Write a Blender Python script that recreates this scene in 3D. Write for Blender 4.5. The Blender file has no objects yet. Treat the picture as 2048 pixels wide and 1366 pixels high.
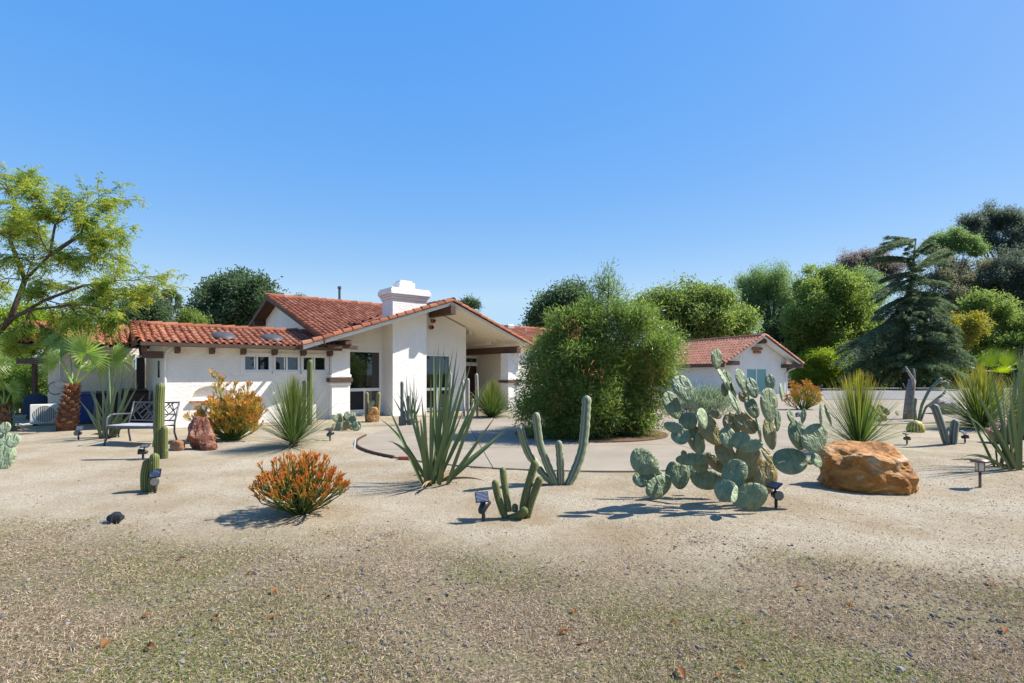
import bpy, bmesh, math, random
import numpy as np
from mathutils import Vector, Matrix

# ------------------------------------------------------------------ camera, sky, sun, exposure
S = bpy.context.scene
C = S.collection
F, CX, HY, H = 1050.0, 1024.0, 745.0, 1.6        # focal length and eye level in photo pixels, eye height in metres
cam = bpy.data.cameras.new('camera'); camo = bpy.data.objects.new('camera', cam); C.objects.link(camo)
camo.location = (0, 0, H); camo.rotation_euler = (math.pi / 2, 0, 0)
cam.sensor_width = 36; cam.lens = 36 * F / 2048; cam.shift_y = (HY - 683) / 2048
cam.clip_start = 0.05; cam.clip_end = 3000
S.camera = camo
SUN_EL, SUN_AZ = math.radians(47.5), math.radians(80)
w = bpy.data.worlds.new('World'); S.world = w; w.use_nodes = True
nt = w.node_tree; nt.nodes.clear()
sky = nt.nodes.new('ShaderNodeTexSky'); sky.sky_type = 'NISHITA'; sky.sun_disc = False
sky.sun_elevation = SUN_EL; sky.sun_rotation = SUN_AZ
sky.altitude = 100; sky.air_density = 1.0; sky.dust_density = 0.3; sky.ozone_density = 2.5
def _mr(src, op, *v):
    n = nt.nodes.new('ShaderNodeMath'); n.operation = op; nt.links.new(src, n.inputs[0])
    for i, q in enumerate(v): n.inputs[i + 1].default_value = q
    return n.outputs[0]
shs = nt.nodes.new('ShaderNodeSeparateColor'); shs.mode = 'HSV'; nt.links.new(sky.outputs[0], shs.inputs[0])
hsv = nt.nodes.new('ShaderNodeCombineColor'); hsv.mode = 'HSV'; nt.links.new(_mr(shs.outputs[0], 'MAXIMUM', .58), hsv.inputs[0])
nt.links.new(_mr(_mr(_mr(shs.outputs[1], 'MULTIPLY_ADD', 2.22, -.637), 'MINIMUM', .92), 'MAXIMUM', .48), hsv.inputs[1])   # deep, even blue
nt.links.new(_mr(_mr(shs.outputs[2], 'POWER', .12), 'MULTIPLY', 3.35), hsv.inputs[2])
bg = nt.nodes.new('ShaderNodeBackground'); bg.inputs[1].default_value = 0.125
wo = nt.nodes.new('ShaderNodeOutputWorld')
nt.links.new(hsv.outputs[0], bg.inputs[0]); nt.links.new(bg.outputs[0], wo.inputs[0])
sl = bpy.data.lights.new('sun', 'SUN'); sl.energy = 4.9; sl.angle = math.radians(0.5); sl.color = (1, .95, .87)
so = bpy.data.objects.new('sun', sl); C.objects.link(so)
sdir = Vector((math.sin(SUN_AZ) * math.cos(SUN_EL), math.cos(SUN_AZ) * math.cos(SUN_EL), math.sin(SUN_EL)))
so.rotation_euler = sdir.to_track_quat('Z', 'Y').to_euler(); so.location = (30, 0, 40)
vs = S.view_settings; vs.view_transform = 'Standard'; vs.look = 'None'; vs.gamma = 1; vs.use_curve_mapping = False
vs.exposure = 0.9
S.cycles.max_bounces = 6; S.cycles.diffuse_bounces = 3; S.cycles.transparent_max_bounces = 8

rng = np.random.default_rng(11); R = random.Random(11)

# ------------------------------------------------------------------ terrain height
MOUNDS = []                                       # x, y, height, radius
def _n(x, y):
    return (np.sin(x * 1.7 + np.sin(y * 1.1) * 1.3) * np.sin(y * 2.1 + np.sin(x * .9) * 1.1) * .5
            + np.sin(x * .61 + 1.2) * np.sin(y * .83 + .4) * .8 + np.sin(x * 4.3 + y * 2.7) * np.sin(y * 5.1 - x * 1.3) * .16)
DRIVE = []                                        # polygon, filled below
def inside(x, y, poly):
    x = np.asarray(x, float); y = np.asarray(y, float); r = np.zeros(np.broadcast(x, y).shape, bool)
    for i in range(len(poly)):
        x0, y0 = poly[i]; x1, y1 = poly[i - 1]
        c = ((y0 > y) != (y1 > y)) & (x < (x1 - x0) * (y - y0) / (y1 - y0 + 1e-12) + x0)
        r ^= c
    return r
def pdist(x, y, poly):
    d = np.full(np.broadcast(x, y).shape, 1e9)
    for i in range(len(poly)):
        x0, y0 = poly[i - 1]; x1, y1 = poly[i]
        t = np.clip(((x - x0) * (x1 - x0) + (y - y0) * (y1 - y0)) / ((x1 - x0) ** 2 + (y1 - y0) ** 2 + 1e-9), 0, 1)
        d = np.minimum(d, np.hypot(x - x0 - t * (x1 - x0), y - y0 - t * (y1 - y0)))
    return d
def sst(a, b, v):
    t = np.clip((v - a) / (b - a), 0, 1); return t * t * (3 - 2 * t)
def gz(x, y):
    x = np.asarray(x, float); y = np.asarray(y, float)
    z = _n(x, y) * .035 * (1 - sst(11, 15, y)) * sst(1, 3, y)
    for mx, my, mh, mr in MOUNDS:
        z = z + mh * np.exp(-((x - mx) ** 2 + (y - my) ** 2) / (mr * mr))
    if DRIVE:
        ins = inside(x, y, DRIVE); d = pdist(x, y, DRIVE)
        k = np.where(ins, 0., sst(.0, .9, d))
        z = z * k + np.where(ins, -.05 * sst(0, .12, d), 0)
    z = z + 7.5 * sst(72, 130, y) * sst(-60, 60, x) + 2.5 * sst(70, 160, y)
    return z
def flat(x, y):
    Y = F * H / (y - HY); return ((x - CX) / F * Y, Y)
def gp(x, y):
    z = 0.
    for _ in range(8):
        Y = F * (H - z) / (y - HY); X = (x - CX) / F * Y; z = float(gz(X, Y))
    return Vector((X, Y, z))
def P(x, y, Y):
    return Vector(((x - CX) / F * Y, Y, H + (HY - y) / F * Y))
DRIVE += [flat(*p) for p in [(713, 888), (722, 897), (745, 906), (780, 914), (830, 922), (890, 930), (960, 936), (1060, 941), (1180, 944), (1300, 944),
          (1420, 938), (1530, 925), (1610, 905), (1648, 880), (1672, 858), (1740, 850), (1900, 845), (2200, 838)]] + [(26, 22), (34, 34), (34, 43), (8, 43), (6, 30), (3.0, 24.0),
          (1.6, 22.3), (.4, 21.2), (-1.3, 19.2), (-2.6, 16.6)] + [flat(*p) for p in [(800, 853), (762, 862), (735, 872), (719, 880)]]
MOUNDS += [(gx, gy, h, r) for (gx, gy), h, r in [
    (flat(890, 962), .06, .8), (flat(1100, 975), .06, .9), (flat(1440, 1000), .07, 1.3), (flat(600, 1025), .05, .7), (flat(1800, 930), .12, 1.3),
    (flat(2000, 930), .1, 1.2), (flat(1900, 885), .1, 1.4), (flat(580, 890), .07, 1.0), (flat(300, 980), .05, .7), (flat(220, 878), .08, 1.1), (flat(1240, 1060), .03, .9),
    (flat(130, 858), .08, .9), (flat(1030, 1040), .03, .5)]]

# ------------------------------------------------------------------ mesh helpers
ORG = {}
class MB:
    def __init__(s): s.V = []; s.F = []; s.A = []; s.n = 0
    def add(s, v, f, a=.5):
        v = np.asarray(v, float).reshape(-1, 3); k = len(v)
        s.V.append(v); s.A.append(np.broadcast_to(np.asarray(a, float), (k,)))
        if isinstance(f, np.ndarray): s.F.append(f.astype(np.int64) + s.n)
        else:
            for q in f: s.F.append(np.array([q], np.int64) + s.n)
        s.n += k; return s
    def merge(s, o):
        for v, a in zip(o.V, o.A): s.V.append(v); s.A.append(a)
        for f in o.F: s.F.append(f + s.n)
        s.n += o.n; return s
    def box(s, x0, x1, y0, y1, z0, z1, a=.5):
        v = [(x, y, z) for z in (z0, z1) for y in (y0, y1) for x in (x0, x1)]
        return s.add(v, np.array([(0, 2, 3, 1), (4, 5, 7, 6), (0, 1, 5, 4), (2, 6, 7, 3), (0, 4, 6, 2), (1, 3, 7, 5)]), a)
    def bar(s, p, q, wx, wz, up=(0, 0, 1), a=.5):
        p = Vector(p); q = Vector(q); d = (q - p).normalized(); x = d.cross(Vector(up))
        if x.length < 1e-4: x = Vector((1, 0, 0))
        x.normalize(); z = x.cross(d)
        v = [e + x * i * wx / 2 + z * j * wz / 2 for e in (p, q) for j in (-1, 1) for i in (-1, 1)]
        return s.add([tuple(k) for k in v], np.array([(0, 1, 3, 2), (4, 6, 7, 5), (0, 4, 5, 1), (2, 3, 7, 6), (0, 2, 6, 4), (1, 5, 7, 3)]), a)
    def tube(s, pts, rad, n=8, ribs=0, rib=.0, a=None, cap=True, dome=False):
        pts = [Vector(p) for p in pts]; m = len(pts)
        if not hasattr(rad, '__len__'): rad = [rad] * m
        if dome:
            d = (pts[-1] - pts[-2]).normalized(); r = rad[-1]; b = pts[-1]
            pts = pts + [b + d * r * .55, b + d * r * .9, b + d * r * 1.05]; rad = list(rad) + [r * .84, r * .45, r * .06]; m += 3
        if ribs: n = ribs * 2
        ref = Vector((0, 1, .1)); vv = []; aa = []
        for i, p in enumerate(pts):
            d = (pts[min(i + 1, m - 1)] - pts[max(i - 1, 0)]).normalized()
            x = d.cross(ref)
            if x.length < 1e-3: x = d.cross(Vector((1, 0, 0)))
            x.normalize(); y = d.cross(x); ref = y * -1 if i else ref
            ref = x.cross(d)
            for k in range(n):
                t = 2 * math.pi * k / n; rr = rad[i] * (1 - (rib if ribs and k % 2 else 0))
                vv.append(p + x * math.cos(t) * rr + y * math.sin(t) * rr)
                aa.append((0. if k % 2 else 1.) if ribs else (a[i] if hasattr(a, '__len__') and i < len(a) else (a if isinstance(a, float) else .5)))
        f = [(i * n + k, i * n + (k + 1) % n, (i + 1) * n + (k + 1) % n, (i + 1) * n + k) for i in range(m - 1) for k in range(n)]
        s.add([tuple(q) for q in vv], np.array(f), np.array(aa))
        if cap:
            base = s.n - m * n
            s.F.append(np.array([[base + k for k in range(n)][::-1]])); s.F.append(np.array([[base + (m - 1) * n + k for k in range(n)]]))
        return s
    def lathe(s, prof, n=16, c=(0, 0, 0), a=.5):
        vv = [(c[0] + r * math.cos(2 * math.pi * k / n), c[1] + r * math.sin(2 * math.pi * k / n), c[2] + z) for r, z in prof for k in range(n)]
        f = [(i * n + k, i * n + (k + 1) % n, (i + 1) * n + (k + 1) % n, (i + 1) * n + k) for i in range(len(prof) - 1) for k in range(n)]
        return s.add(vv, np.array(f), a)
    def build(s, name, mat, parent=None, smooth=False, off=None):
        V = np.concatenate(s.V) if s.V else np.zeros((0, 3)); A = np.concatenate(s.A) if s.A else np.zeros(0)
        if off is None: off = ORG.get(parent.name, Vector((0, 0, 0))) if parent else Vector((0, 0, 0))
        V = V - np.array(off)
        me = bpy.data.meshes.new(name)
        me.vertices.add(len(V)); me.vertices.foreach_set('co', V.astype(np.float32).ravel())
        lo = np.concatenate([f.ravel() for f in s.F]); ct = np.concatenate([np.full(len(f), f.shape[1]) for f in s.F])
        me.loops.add(len(lo)); me.loops.foreach_set('vertex_index', lo.astype(np.int32))
        st = np.concatenate([[0], np.cumsum(ct)[:-1]])
        me.polygons.add(len(ct)); me.polygons.foreach_set('loop_start', st.astype(np.int32))
        me.polygons.foreach_set('use_smooth', np.full(len(ct), smooth, bool))
        me.update(calc_edges=True)
        at = me.attributes.new('v', 'FLOAT', 'POINT'); at.data.foreach_set('value', A.astype(np.float32))
        if mat: me.materials.append(mat)
        o = bpy.data.objects.new(name, me); C.objects.link(o)
        if parent: o.parent = parent; ORG[o.name] = ORG.get(parent.name, Vector((0, 0, 0)))
        return o
def bev(o, wd=.01, seg=2):
    m = o.modifiers.new('edge', 'BEVEL'); m.width = wd; m.segments = seg; m.limit_method = 'ANGLE'; return o
def thing(name, label, cat, loc=(0, 0, 0), group=None, rotz=0):
    o = bpy.data.objects.new(name, None); C.objects.link(o); o.location = loc; o.rotation_euler = (0, 0, rotz); o.empty_display_size = .1
    o['label'] = label; o['category'] = cat
    if group: o['group'] = group
    ORG[o.name] = Vector(loc) if not rotz else Vector((0, 0, 0))
    return o
def tag(o, label, cat, group=None):
    o['label'] = label; o['category'] = cat
    if group: o['group'] = group
    return o
def struct(o): o['kind'] = 'structure'; return o
def stuff(o): o['kind'] = 'stuff'; return o
def dup(o, parent=None):
    c = o.copy(); C.objects.link(c)
    if parent: c.parent = parent
    for ch in list(o.children): dup(ch, c)
    return c
def inst(src, name, parent, M):
    o = bpy.data.objects.new(name, src.data if hasattr(src, 'data') else src); C.objects.link(o); o.parent = parent; o.matrix_local = M; return o
def nrm(v): return v / (np.linalg.norm(v, axis=-1, keepdims=True) + 1e-9)
def prisms(P0, P1, R0, R1, A0, A1, n=4):
    d = nrm(P1 - P0); ref = np.where(np.abs(d[:, 2:3]) > .9, np.array([[1., 0, 0]]), np.array([[0, 0, 1.]]))
    x = nrm(np.cross(d, ref)); y = np.cross(d, x); N = len(P0)
    t = 2 * np.pi * np.arange(n) / n
    ring = x[:, None] * np.cos(t)[None, :, None] + y[:, None] * np.sin(t)[None, :, None]
    v = np.concatenate([P0[:, None] + ring * R0[:, None, None], P1[:, None] + ring * R1[:, None, None]], 1)
    q = np.array([(k, (k + 1) % n, n + (k + 1) % n, n + k) for k in range(n)])
    f = (q[None] + (np.arange(N) * 2 * n)[:, None, None]).reshape(-1, 4)
    a = np.concatenate([np.repeat(A0[:, None], n, 1), np.repeat(A1[:, None], n, 1)], 1).ravel()
    return MB().add(v.reshape(-1, 3), f, a)
def strips(Pt, W, side, A):
    """N ribbons of K sections: Pt (N,K,3), W (N,K) half widths, side (N,K,3) or (N,1,3)"""
    N, K, _ = Pt.shape
    v = np.stack([Pt - side * W[..., None], Pt + side * W[..., None]], 2).reshape(-1, 3)
    q = np.array([(2 * i, 2 * i + 1, 2 * i + 3, 2 * i + 2) for i in range(K - 1)])
    f = (q[None] + (np.arange(N) * 2 * K)[:, None, None]).reshape(-1, 4)
    return MB().add(v, f, np.repeat(np.broadcast_to(A, (N, K)).reshape(N, K, 1), 2, 2).ravel())
def leaves(Cn, D, L, Wd, A, fold=.25):
    N = len(Cn); rv = rng.normal(size=(N, 3)); side = nrm(np.cross(D, rv)); up = np.cross(side, D)
    L = np.broadcast_to(L, (N,))[:, None]; Wd = np.broadcast_to(Wd, (N,))[:, None]
    m = Cn + D * L * .45 + up * Wd * fold
    v = np.stack([Cn, m + side * Wd * .5, Cn + D * L, m - side * Wd * .5], 1).reshape(-1, 3)
    f = np.arange(N * 4).reshape(-1, 4)
    return MB().add(v, f, np.repeat(A, 4))

# ------------------------------------------------------------------ materials
def mat(name, base=(.5, .5, .5), rough=.7, spec=.3, metal=0):
    m = bpy.data.materials.new(name); m.use_nodes = True; n = m.node_tree.nodes; p = n['Principled BSDF']
    p.inputs['Base Color'].default_value = (*base, 1); p.inputs['Roughness'].default_value = rough
    p.inputs['Specular IOR Level'].default_value = spec; p.inputs['Metallic'].default_value = metal
    return m
def nd(m, t, **kw):
    n = m.node_tree.nodes.new(t)
    for k, v in kw.items():
        if k in n.inputs: n.inputs[k].default_value = v
        else: setattr(n, k, v)
    return n
def lk(m, a, b): m.node_tree.links.new(a, b)
def ramp(m, src, stops):
    r = nd(m, 'ShaderNodeValToRGB'); e = r.color_ramp.elements
    while len(e) < len(stops): e.new(.5)
    for i, (p, c) in enumerate(stops): e[i].position = p; e[i].color = (*c, 1)
    lk(m, src, r.inputs[0]); return r.outputs[0]
def noise(m, scale, det=4, rough=.55, vec=None, dist=0):
    t = nd(m, 'ShaderNodeTexNoise'); t.inputs['Scale'].default_value = scale; t.inputs['Detail'].default_value = det; t.inputs['Roughness'].default_value = rough; t.inputs['Distortion'].default_value = dist
    if vec is None: vec = nd(m, 'ShaderNodeTexCoord').outputs['Object']
    lk(m, vec, t.inputs['Vector']); return t.outputs['Fac']
def bump(m, src, strength=.3, dist=.02, prev=None):
    b = nd(m, 'ShaderNodeBump'); b.inputs['Strength'].default_value = strength; b.inputs['Distance'].default_value = dist
    lk(m, src, b.inputs['Height'])
    if prev is not None: lk(m, prev, b.inputs['Normal'])
    lk(m, b.outputs[0], m.node_tree.nodes['Principled BSDF'].inputs['Normal']); return b.outputs[0]
def pb(m): return m.node_tree.nodes['Principled BSDF']
def mix(m, fac, a, b, mode='MIX'):
    x = nd(m, 'ShaderNodeMix'); x.data_type = 'RGBA'; x.blend_type = mode
    for i, v in ((0, fac), (6, a), (7, b)):
        if hasattr(v, 'is_linked'): lk(m, v, x.inputs[i])
        else: x.inputs[i].default_value = v if i == 0 else (*v, 1)
    return x.outputs[2]
def math_(m, op, a, b=0.):
    x = nd(m, 'ShaderNodeMath'); x.operation = op
    for i, v in ((0, a), (1, b)):
        if hasattr(v, 'is_linked'): lk(m, v, x.inputs[i])
        else: x.inputs[i].default_value = v
    return x.outputs[0]
def attr(m, name='v'):
    a = nd(m, 'ShaderNodeAttribute'); a.attribute_name = name; return a.outputs['Fac']
def stops_even(cols): return [(i / max(1, len(cols) - 1), c) for i, c in enumerate(cols)]
def plain(name, base, rough=.7, spec=.3, metal=0, var=.15, scale=8, bs=.1):
    m = mat(name, base, rough, spec, metal); nz = noise(m, scale, 5)
    d = tuple(c * (1 - var) for c in base); l = tuple(min(1, c * (1 + var)) for c in base)
    lk(m, ramp(m, nz, [(.3, d), (.7, l)]), pb(m).inputs['Base Color'])
    if bs: bump(m, noise(m, scale * 6, 3), bs, .01)
    return m
def sc(cols, k=.62): return [tuple(c * k for c in q) for q in cols]
def leafmat(name, cols, rough=.5, trans=.35, spec=.35, pos=None):
    m = mat(name, cols[0], rough, spec)
    col = ramp(m, attr(m), pos and list(zip(pos, cols)) or stops_even(cols))
    lk(m, col, pb(m).inputs['Base Color'])
    if trans:
        t = nd(m, 'ShaderNodeBsdfTranslucent'); h = nd(m, 'ShaderNodeHueSaturation'); h.inputs['Value'].default_value = 1.7; h.inputs['Saturation'].default_value = 1.1
        lk(m, col, h.inputs['Color']); lk(m, h.outputs[0], t.inputs[0])
        x = nd(m, 'ShaderNodeMixShader'); x.inputs[0].default_value = trans
        lk(m, pb(m).outputs[0], x.inputs[1]); lk(m, t.outputs[0], x.inputs[2]); lk(m, x.outputs[0], m.node_tree.nodes['Material Output'].inputs[0])
    return m
M = {}
# stucco: off-white paint with trowelled relief
def stucco(name, base):
    m = mat(name, base, .85, .2)
    tc = nd(m, 'ShaderNodeTexCoord').outputs['Object']
    mp = nd(m, 'ShaderNodeMapping'); mp.inputs['Rotation'].default_value = (0, .6, 0); mp.inputs['Scale'].default_value = (1.5, 1.5, 4.2); lk(m, tc, mp.inputs[0])
    a = noise(m, 2.3, 2, .5, mp.outputs[0], 1.6); r1 = ramp(m, a, [(.50, (0, 0, 0)), (.56, (1, 1, 1)), (.64, (.35, .35, .35)), (.9, (0, 0, 0))])
    b1 = bump(m, r1, .5, .016); bump(m, noise(m, 60, 4), .12, .006, b1)
    st = noise(m, 1.1, 5, .6, tc); m2 = nd(m, 'ShaderNodeMapping'); m2.inputs['Scale'].default_value = (5, 5, .5); lk(m, tc, m2.inputs[0]); sk = noise(m, 1.6, 5, .65, m2.outputs[0])
    c0 = ramp(m, st, [(.3, tuple(c * .92 for c in base)), (.65, base)])
    lk(m, mix(m, math_(m, 'MULTIPLY', ramp(m, sk, [(.52, (0, 0, 0)), (.78, (1, 1, 1))]), .35), c0, tuple(c * q for c, q in zip(base, (.78, .75, .70)))), pb(m).inputs['Base Color']); return m
M['stucco'] = stucco('stucco', (.84, .80, .73)); M['stucco2'] = stucco('stucco_chimney', (.86, .83, .78))
M['cream'] = plain('cream_paint', (.80, .72, .59), .7, .2, var=.05)
M['white'] = plain('white_frame', (.8, .79, .77), .45, .4, var=.03, bs=0)
M['brown'] = plain('brown_beam', (.10, .055, .036), .65, .3, var=.25, scale=14)
M['gutter'] = plain('brown_gutter', (.11, .075, .06), .4, .4, var=.1)
M['door'] = plain('dark_red_door', (.05, .018, .015), .4, .4, var=.15)
def tilem(name, cols, wear=(.16, .085, .05)):
    m = mat(name, cols[0], .8, .2); oi = nd(m, 'ShaderNodeObjectInfo')
    fr = math_(m, 'FRACT', math_(m, 'ADD', attr(m), oi.outputs['Random']))
    c = ramp(m, fr, stops_even(cols)); nz = noise(m, 6, 5, .65, nd(m, 'ShaderNodeNewGeometry').outputs['Position'])
    d = mix(m, math_(m, 'MULTIPLY', ramp(m, nz, [(.45, (0, 0, 0)), (.75, (1, 1, 1))]), .5), c, wear)
    lk(m, d, pb(m).inputs['Base Color']); bump(m, noise(m, 40, 3), .2, .006); return m
M['tile'] = tilem('terracotta', [(.30, .10, .05), (.34, .12, .062), (.25, .082, .042), (.40, .18, .11), (.28, .10, .055), (.20, .065, .038), (.32, .11, .05)])
M['tile2'] = tilem('terracotta_pale', [(.40, .165, .10), (.44, .19, .12), (.34, .135, .082), (.48, .235, .155), (.38, .165, .105)], (.26, .12, .08))
M['deck'] = plain('roof_underlay', (.13, .06, .035), .9, .1)
def glassm(name, base, rough=.02):
    m = mat(name, base, rough, .8); pb(m).inputs['IOR'].default_value = 1.65; return m
M['glass'] = glassm('dark_glass', (.008, .01, .012)); M['glassg'] = plain('green_obscure_glass', (.16, .36, .35), .12, .7, var=.03, bs=0)
M['screen'] = plain('insect_screen', (.03, .032, .036), .8, .15, bs=0)
M['clay'] = plain('clay_pipe', (.36, .15, .08), .8, .2); M['dark'] = plain('black_void', (.01, .01, .01), .9, .1, bs=0)
M['black'] = plain('black_plastic', (.022, .022, .025), .4, .45, var=.2, bs=.05)
M['metal'] = plain('grey_metal_paint', (.085, .085, .10), .4, .5, var=.1, bs=0)
M['alu'] = plain('pale_metal', (.55, .55, .56), .35, .5, metal=.5, var=.06, bs=0)
M['solar'] = mat('solar_cell', (.02, .03, .06), .15, .7)
_m = M['solar']; _b = nd(_m, 'ShaderNodeTexBrick'); _b.offset = 0; _b.inputs['Scale'].default_value = 34; _b.inputs['Mortar Size'].default_value = .03
_b.inputs['Color1'].default_value = (.02, .03, .07, 1); _b.inputs['Color2'].default_value = (.025, .035, .08, 1); _b.inputs['Mortar'].default_value = (.30, .32, .36, 1)
_b.inputs['Brick Width'].default_value = .35; _b.inputs['Row Height'].default_value = .8
lk(_m, nd(_m, 'ShaderNodeTexCoord').outputs['Object'], _b.inputs[0]); lk(_m, _b.outputs[0], pb(_m).inputs['Base Color'])
M['bark'] = plain('bark', (.11, .08, .06), .9, .1, var=.4, scale=10, bs=.5)
M['barkg'] = plain('grey_bark', (.22, .19, .165), .9, .1, var=.35, scale=14, bs=.5)
def rockm(name, cols, rough=.7, scale=3.):
    m = mat(name, cols[0], rough, .35); g = nd(m, 'ShaderNodeTexCoord').outputs['Object']
    mp = nd(m, 'ShaderNodeMapping'); mp.inputs['Rotation'].default_value = (.3, .5, .2); mp.inputs['Scale'].default_value = (1, 1, 2.2); lk(m, g, mp.inputs[0])
    a = noise(m, scale, 7, .68, mp.outputs[0], .8); lk(m, ramp(m, a, [(.28 + .44 * i / (len(cols) - 1), c) for i, c in enumerate(cols)]), pb(m).inputs['Base Color'])
    b1 = bump(m, noise(m, scale * 2.5, 8, .7, mp.outputs[0], .5), .8, .06); bump(m, noise(m, scale * 16, 4), .35, .01, b1); return m
M['rock_orange'] = rockm('orange_boulder', [(.06, .02, .010), (.24, .085, .015), (.38, .15, .022), (.40, .19, .05), (.50, .36, .23), (.26, .085, .02)], .65, 2.6)
M['rock_red'] = rockm('red_jasper', [(.04, .014, .012), (.11, .035, .026), (.19, .06, .035), (.30, .12, .06), (.40, .24, .19), (.09, .025, .022)], .25, 5)
M['rock_tan'] = rockm('tan_stone', [(.18, .08, .045), (.30, .14, .07), (.36, .22, .13)])
M['rock_grey'] = rockm('grey_stone', [(.10, .09, .10), (.22, .19, .2), (.33, .27, .25)])
# ------------------------------------------------------------------ ground
def axis(lo, a, b, hi, step, k):
    core = np.arange(a, b + 1e-6, step); t = np.linspace(0, 1, k + 1)[1:]
    return np.concatenate([(a - (a - lo) * t ** 2.6)[::-1], core, b + (hi - b) * t ** 2.6])
xs = axis(-900, -14, 14, 900, .16, 36); ys = axis(-120, 1.2, 15, 1500, .14, 46)
gxx, gyy = np.meshgrid(xs, ys); gzz = gz(gxx, gyy)
nx, ny = len(xs), len(ys); idx = np.arange(nx * ny).reshape(ny, nx)
mg = mat('decomposed_granite', (.5, .42, .32), .95, .1)
pos = nd(mg, 'ShaderNodeNewGeometry').outputs['Position']; sep = nd(mg, 'ShaderNodeSeparateXYZ'); lk(mg, pos, sep.inputs[0])
n1 = noise(mg, .9, 6, .62, pos); n2 = noise(mg, 55, 5, .75, pos); n3 = noise(mg, 3.1, 5, .6, pos); n4 = noise(mg, 140, 2, .6, pos)
sand = ramp(mg, n2, [(.28, (.20, .15, .10)), (.42, (.47, .375, .27)), (.55, (.61, .51, .39)), (.70, (.80, .71, .58))])
patch = ramp(mg, n1, [(.36, (1, 1, 1)), (.62, (0, 0, 0))])
sand = mix(mg, math_(mg, 'MULTIPLY', patch, .7), sand, (.40, .29, .175))
sand = mix(mg, math_(mg, 'MULTIPLY', ramp(mg, n3, [(.56, (0, 0, 0)), (.75, (1, 1, 1))]), .4), sand, (.40, .29, .175))
lawn = ramp(mg, n2, [(.31, (.05, .036, .024)), (.45, (.225, .168, .108)), (.58, (.41, .315, .21)), (.71, (.68, .57, .42))])
lawn = mix(mg, math_(mg, 'MULTIPLY', ramp(mg, noise(mg, 1.6, 6, .65, pos), [(.46, (0, 0, 0)), (.68, (1, 1, 1))]), .5), lawn, (.19, .21, .075))
e = math_(mg, 'ADD', math_(mg, 'ADD', sep.outputs[1], math_(mg, 'MULTIPLY', sep.outputs[0], .14)), math_(mg, 'MULTIPLY', math_(mg, 'SUBTRACT', noise(mg, 1.3, 7, .7, pos), .5), 2.2))
k = nd(mg, 'ShaderNodeMapRange'); k.inputs[1].default_value = 3.95; k.inputs[2].default_value = 5.25; lk(mg, e, k.inputs[0])
far = nd(mg, 'ShaderNodeMapRange'); far.inputs[1].default_value = 48; far.inputs[2].default_value = 56; lk(mg, sep.outputs[1], far.inputs[0])
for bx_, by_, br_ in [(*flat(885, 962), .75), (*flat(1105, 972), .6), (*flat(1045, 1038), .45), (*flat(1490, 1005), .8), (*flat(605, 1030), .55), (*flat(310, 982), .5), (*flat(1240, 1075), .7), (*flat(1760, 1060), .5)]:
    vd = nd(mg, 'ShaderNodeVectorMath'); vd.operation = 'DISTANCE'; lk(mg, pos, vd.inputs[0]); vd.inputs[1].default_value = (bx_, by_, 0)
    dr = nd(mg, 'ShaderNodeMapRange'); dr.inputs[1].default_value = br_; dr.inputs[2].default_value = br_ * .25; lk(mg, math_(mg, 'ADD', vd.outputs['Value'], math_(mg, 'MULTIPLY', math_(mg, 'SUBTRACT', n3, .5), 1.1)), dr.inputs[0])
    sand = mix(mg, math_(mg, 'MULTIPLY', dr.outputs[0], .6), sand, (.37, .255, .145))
gcol = mix(mg, k.outputs[0], lawn, sand); fx = nd(mg, 'ShaderNodeMapRange'); fx.inputs[1].default_value = 24; fx.inputs[2].default_value = 30; lk(mg, sep.outputs[0], fx.inputs[0]); gcol = mix(mg, math_(mg, 'MAXIMUM', far.outputs[0], fx.outputs[0]), gcol, (.10, .085, .045))
gcol = mix(mg, 1., gcol, (.65, .675, .665), 'MULTIPLY'); lk(mg, gcol, pb(mg).inputs['Base Color'])
b0_ = bump(mg, noise(mg, 7, 4, .6, pos, .6), .5, .05); b1 = bump(mg, n2, .6, .03, b0_); bump(mg, n4, .4, .01, b1)
gr = struct(MB().add(np.stack([gxx, gyy, gzz], -1).reshape(-1, 3), np.stack([idx[:-1, :-1], idx[:-1, 1:], idx[1:, 1:], idx[1:, :-1]], -1).reshape(-1, 4)).build('ground', mg, smooth=True))

# ------------------------------------------------------------------ concrete driveway in slabs with open joints
mc = plain('driveway_concrete', (.285, .242, .188), .9, .15, var=.10, scale=1.3, bs=.15)
_mo = nd(mc, 'ShaderNodeNewGeometry').outputs['Position']
_old = pb(mc).inputs['Base Color'].links[0].from_socket
_c = mix(mc, math_(mc, 'MULTIPLY', ramp(mc, noise(mc, .55, 6, .65, _mo), [(.45, (0, 0, 0)), (.7, (1, 1, 1))]), .65), _old, (.225, .188, .142))
lk(mc, mix(mc, math_(mc, 'MULTIPLY', ramp(mc, noise(mc, 26, 4, .7, _mo), [(.5, (0, 0, 0)), (.8, (1, 1, 1))]), .25), _c, (.19, .16, .13)), pb(mc).inputs['Base Color'])
def clip(poly, nx_, ny_, d):                      # keep nx*x+ny*y<=d
    out = []
    for i in range(len(poly)):
        p, q = poly[i - 1], poly[i]; sp = nx_ * p[0] + ny_ * p[1] - d; sq = nx_ * q[0] + ny_ * q[1] - d
        if sp <= 0: out.append(p)
        if sp * sq < 0: t = sp / (sp - sq); out.append((p[0] + (q[0] - p[0]) * t, p[1] + (q[1] - p[1]) * t))
    return out
def area(p): return .5 * sum(p[i - 1][0] * p[i][1] - p[i][0] * p[i - 1][1] for i in range(len(p)))
def smooth_poly(p, it=2):
    for _ in range(it):
        q = []
        for i in range(len(p)):
            a, b = p[i - 1], p[i]; q += [(a[0] * .75 + b[0] * .25, a[1] * .75 + b[1] * .25), (a[0] * .25 + b[0] * .75, a[1] * .25 + b[1] * .75)]
        p = q
    return p
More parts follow.
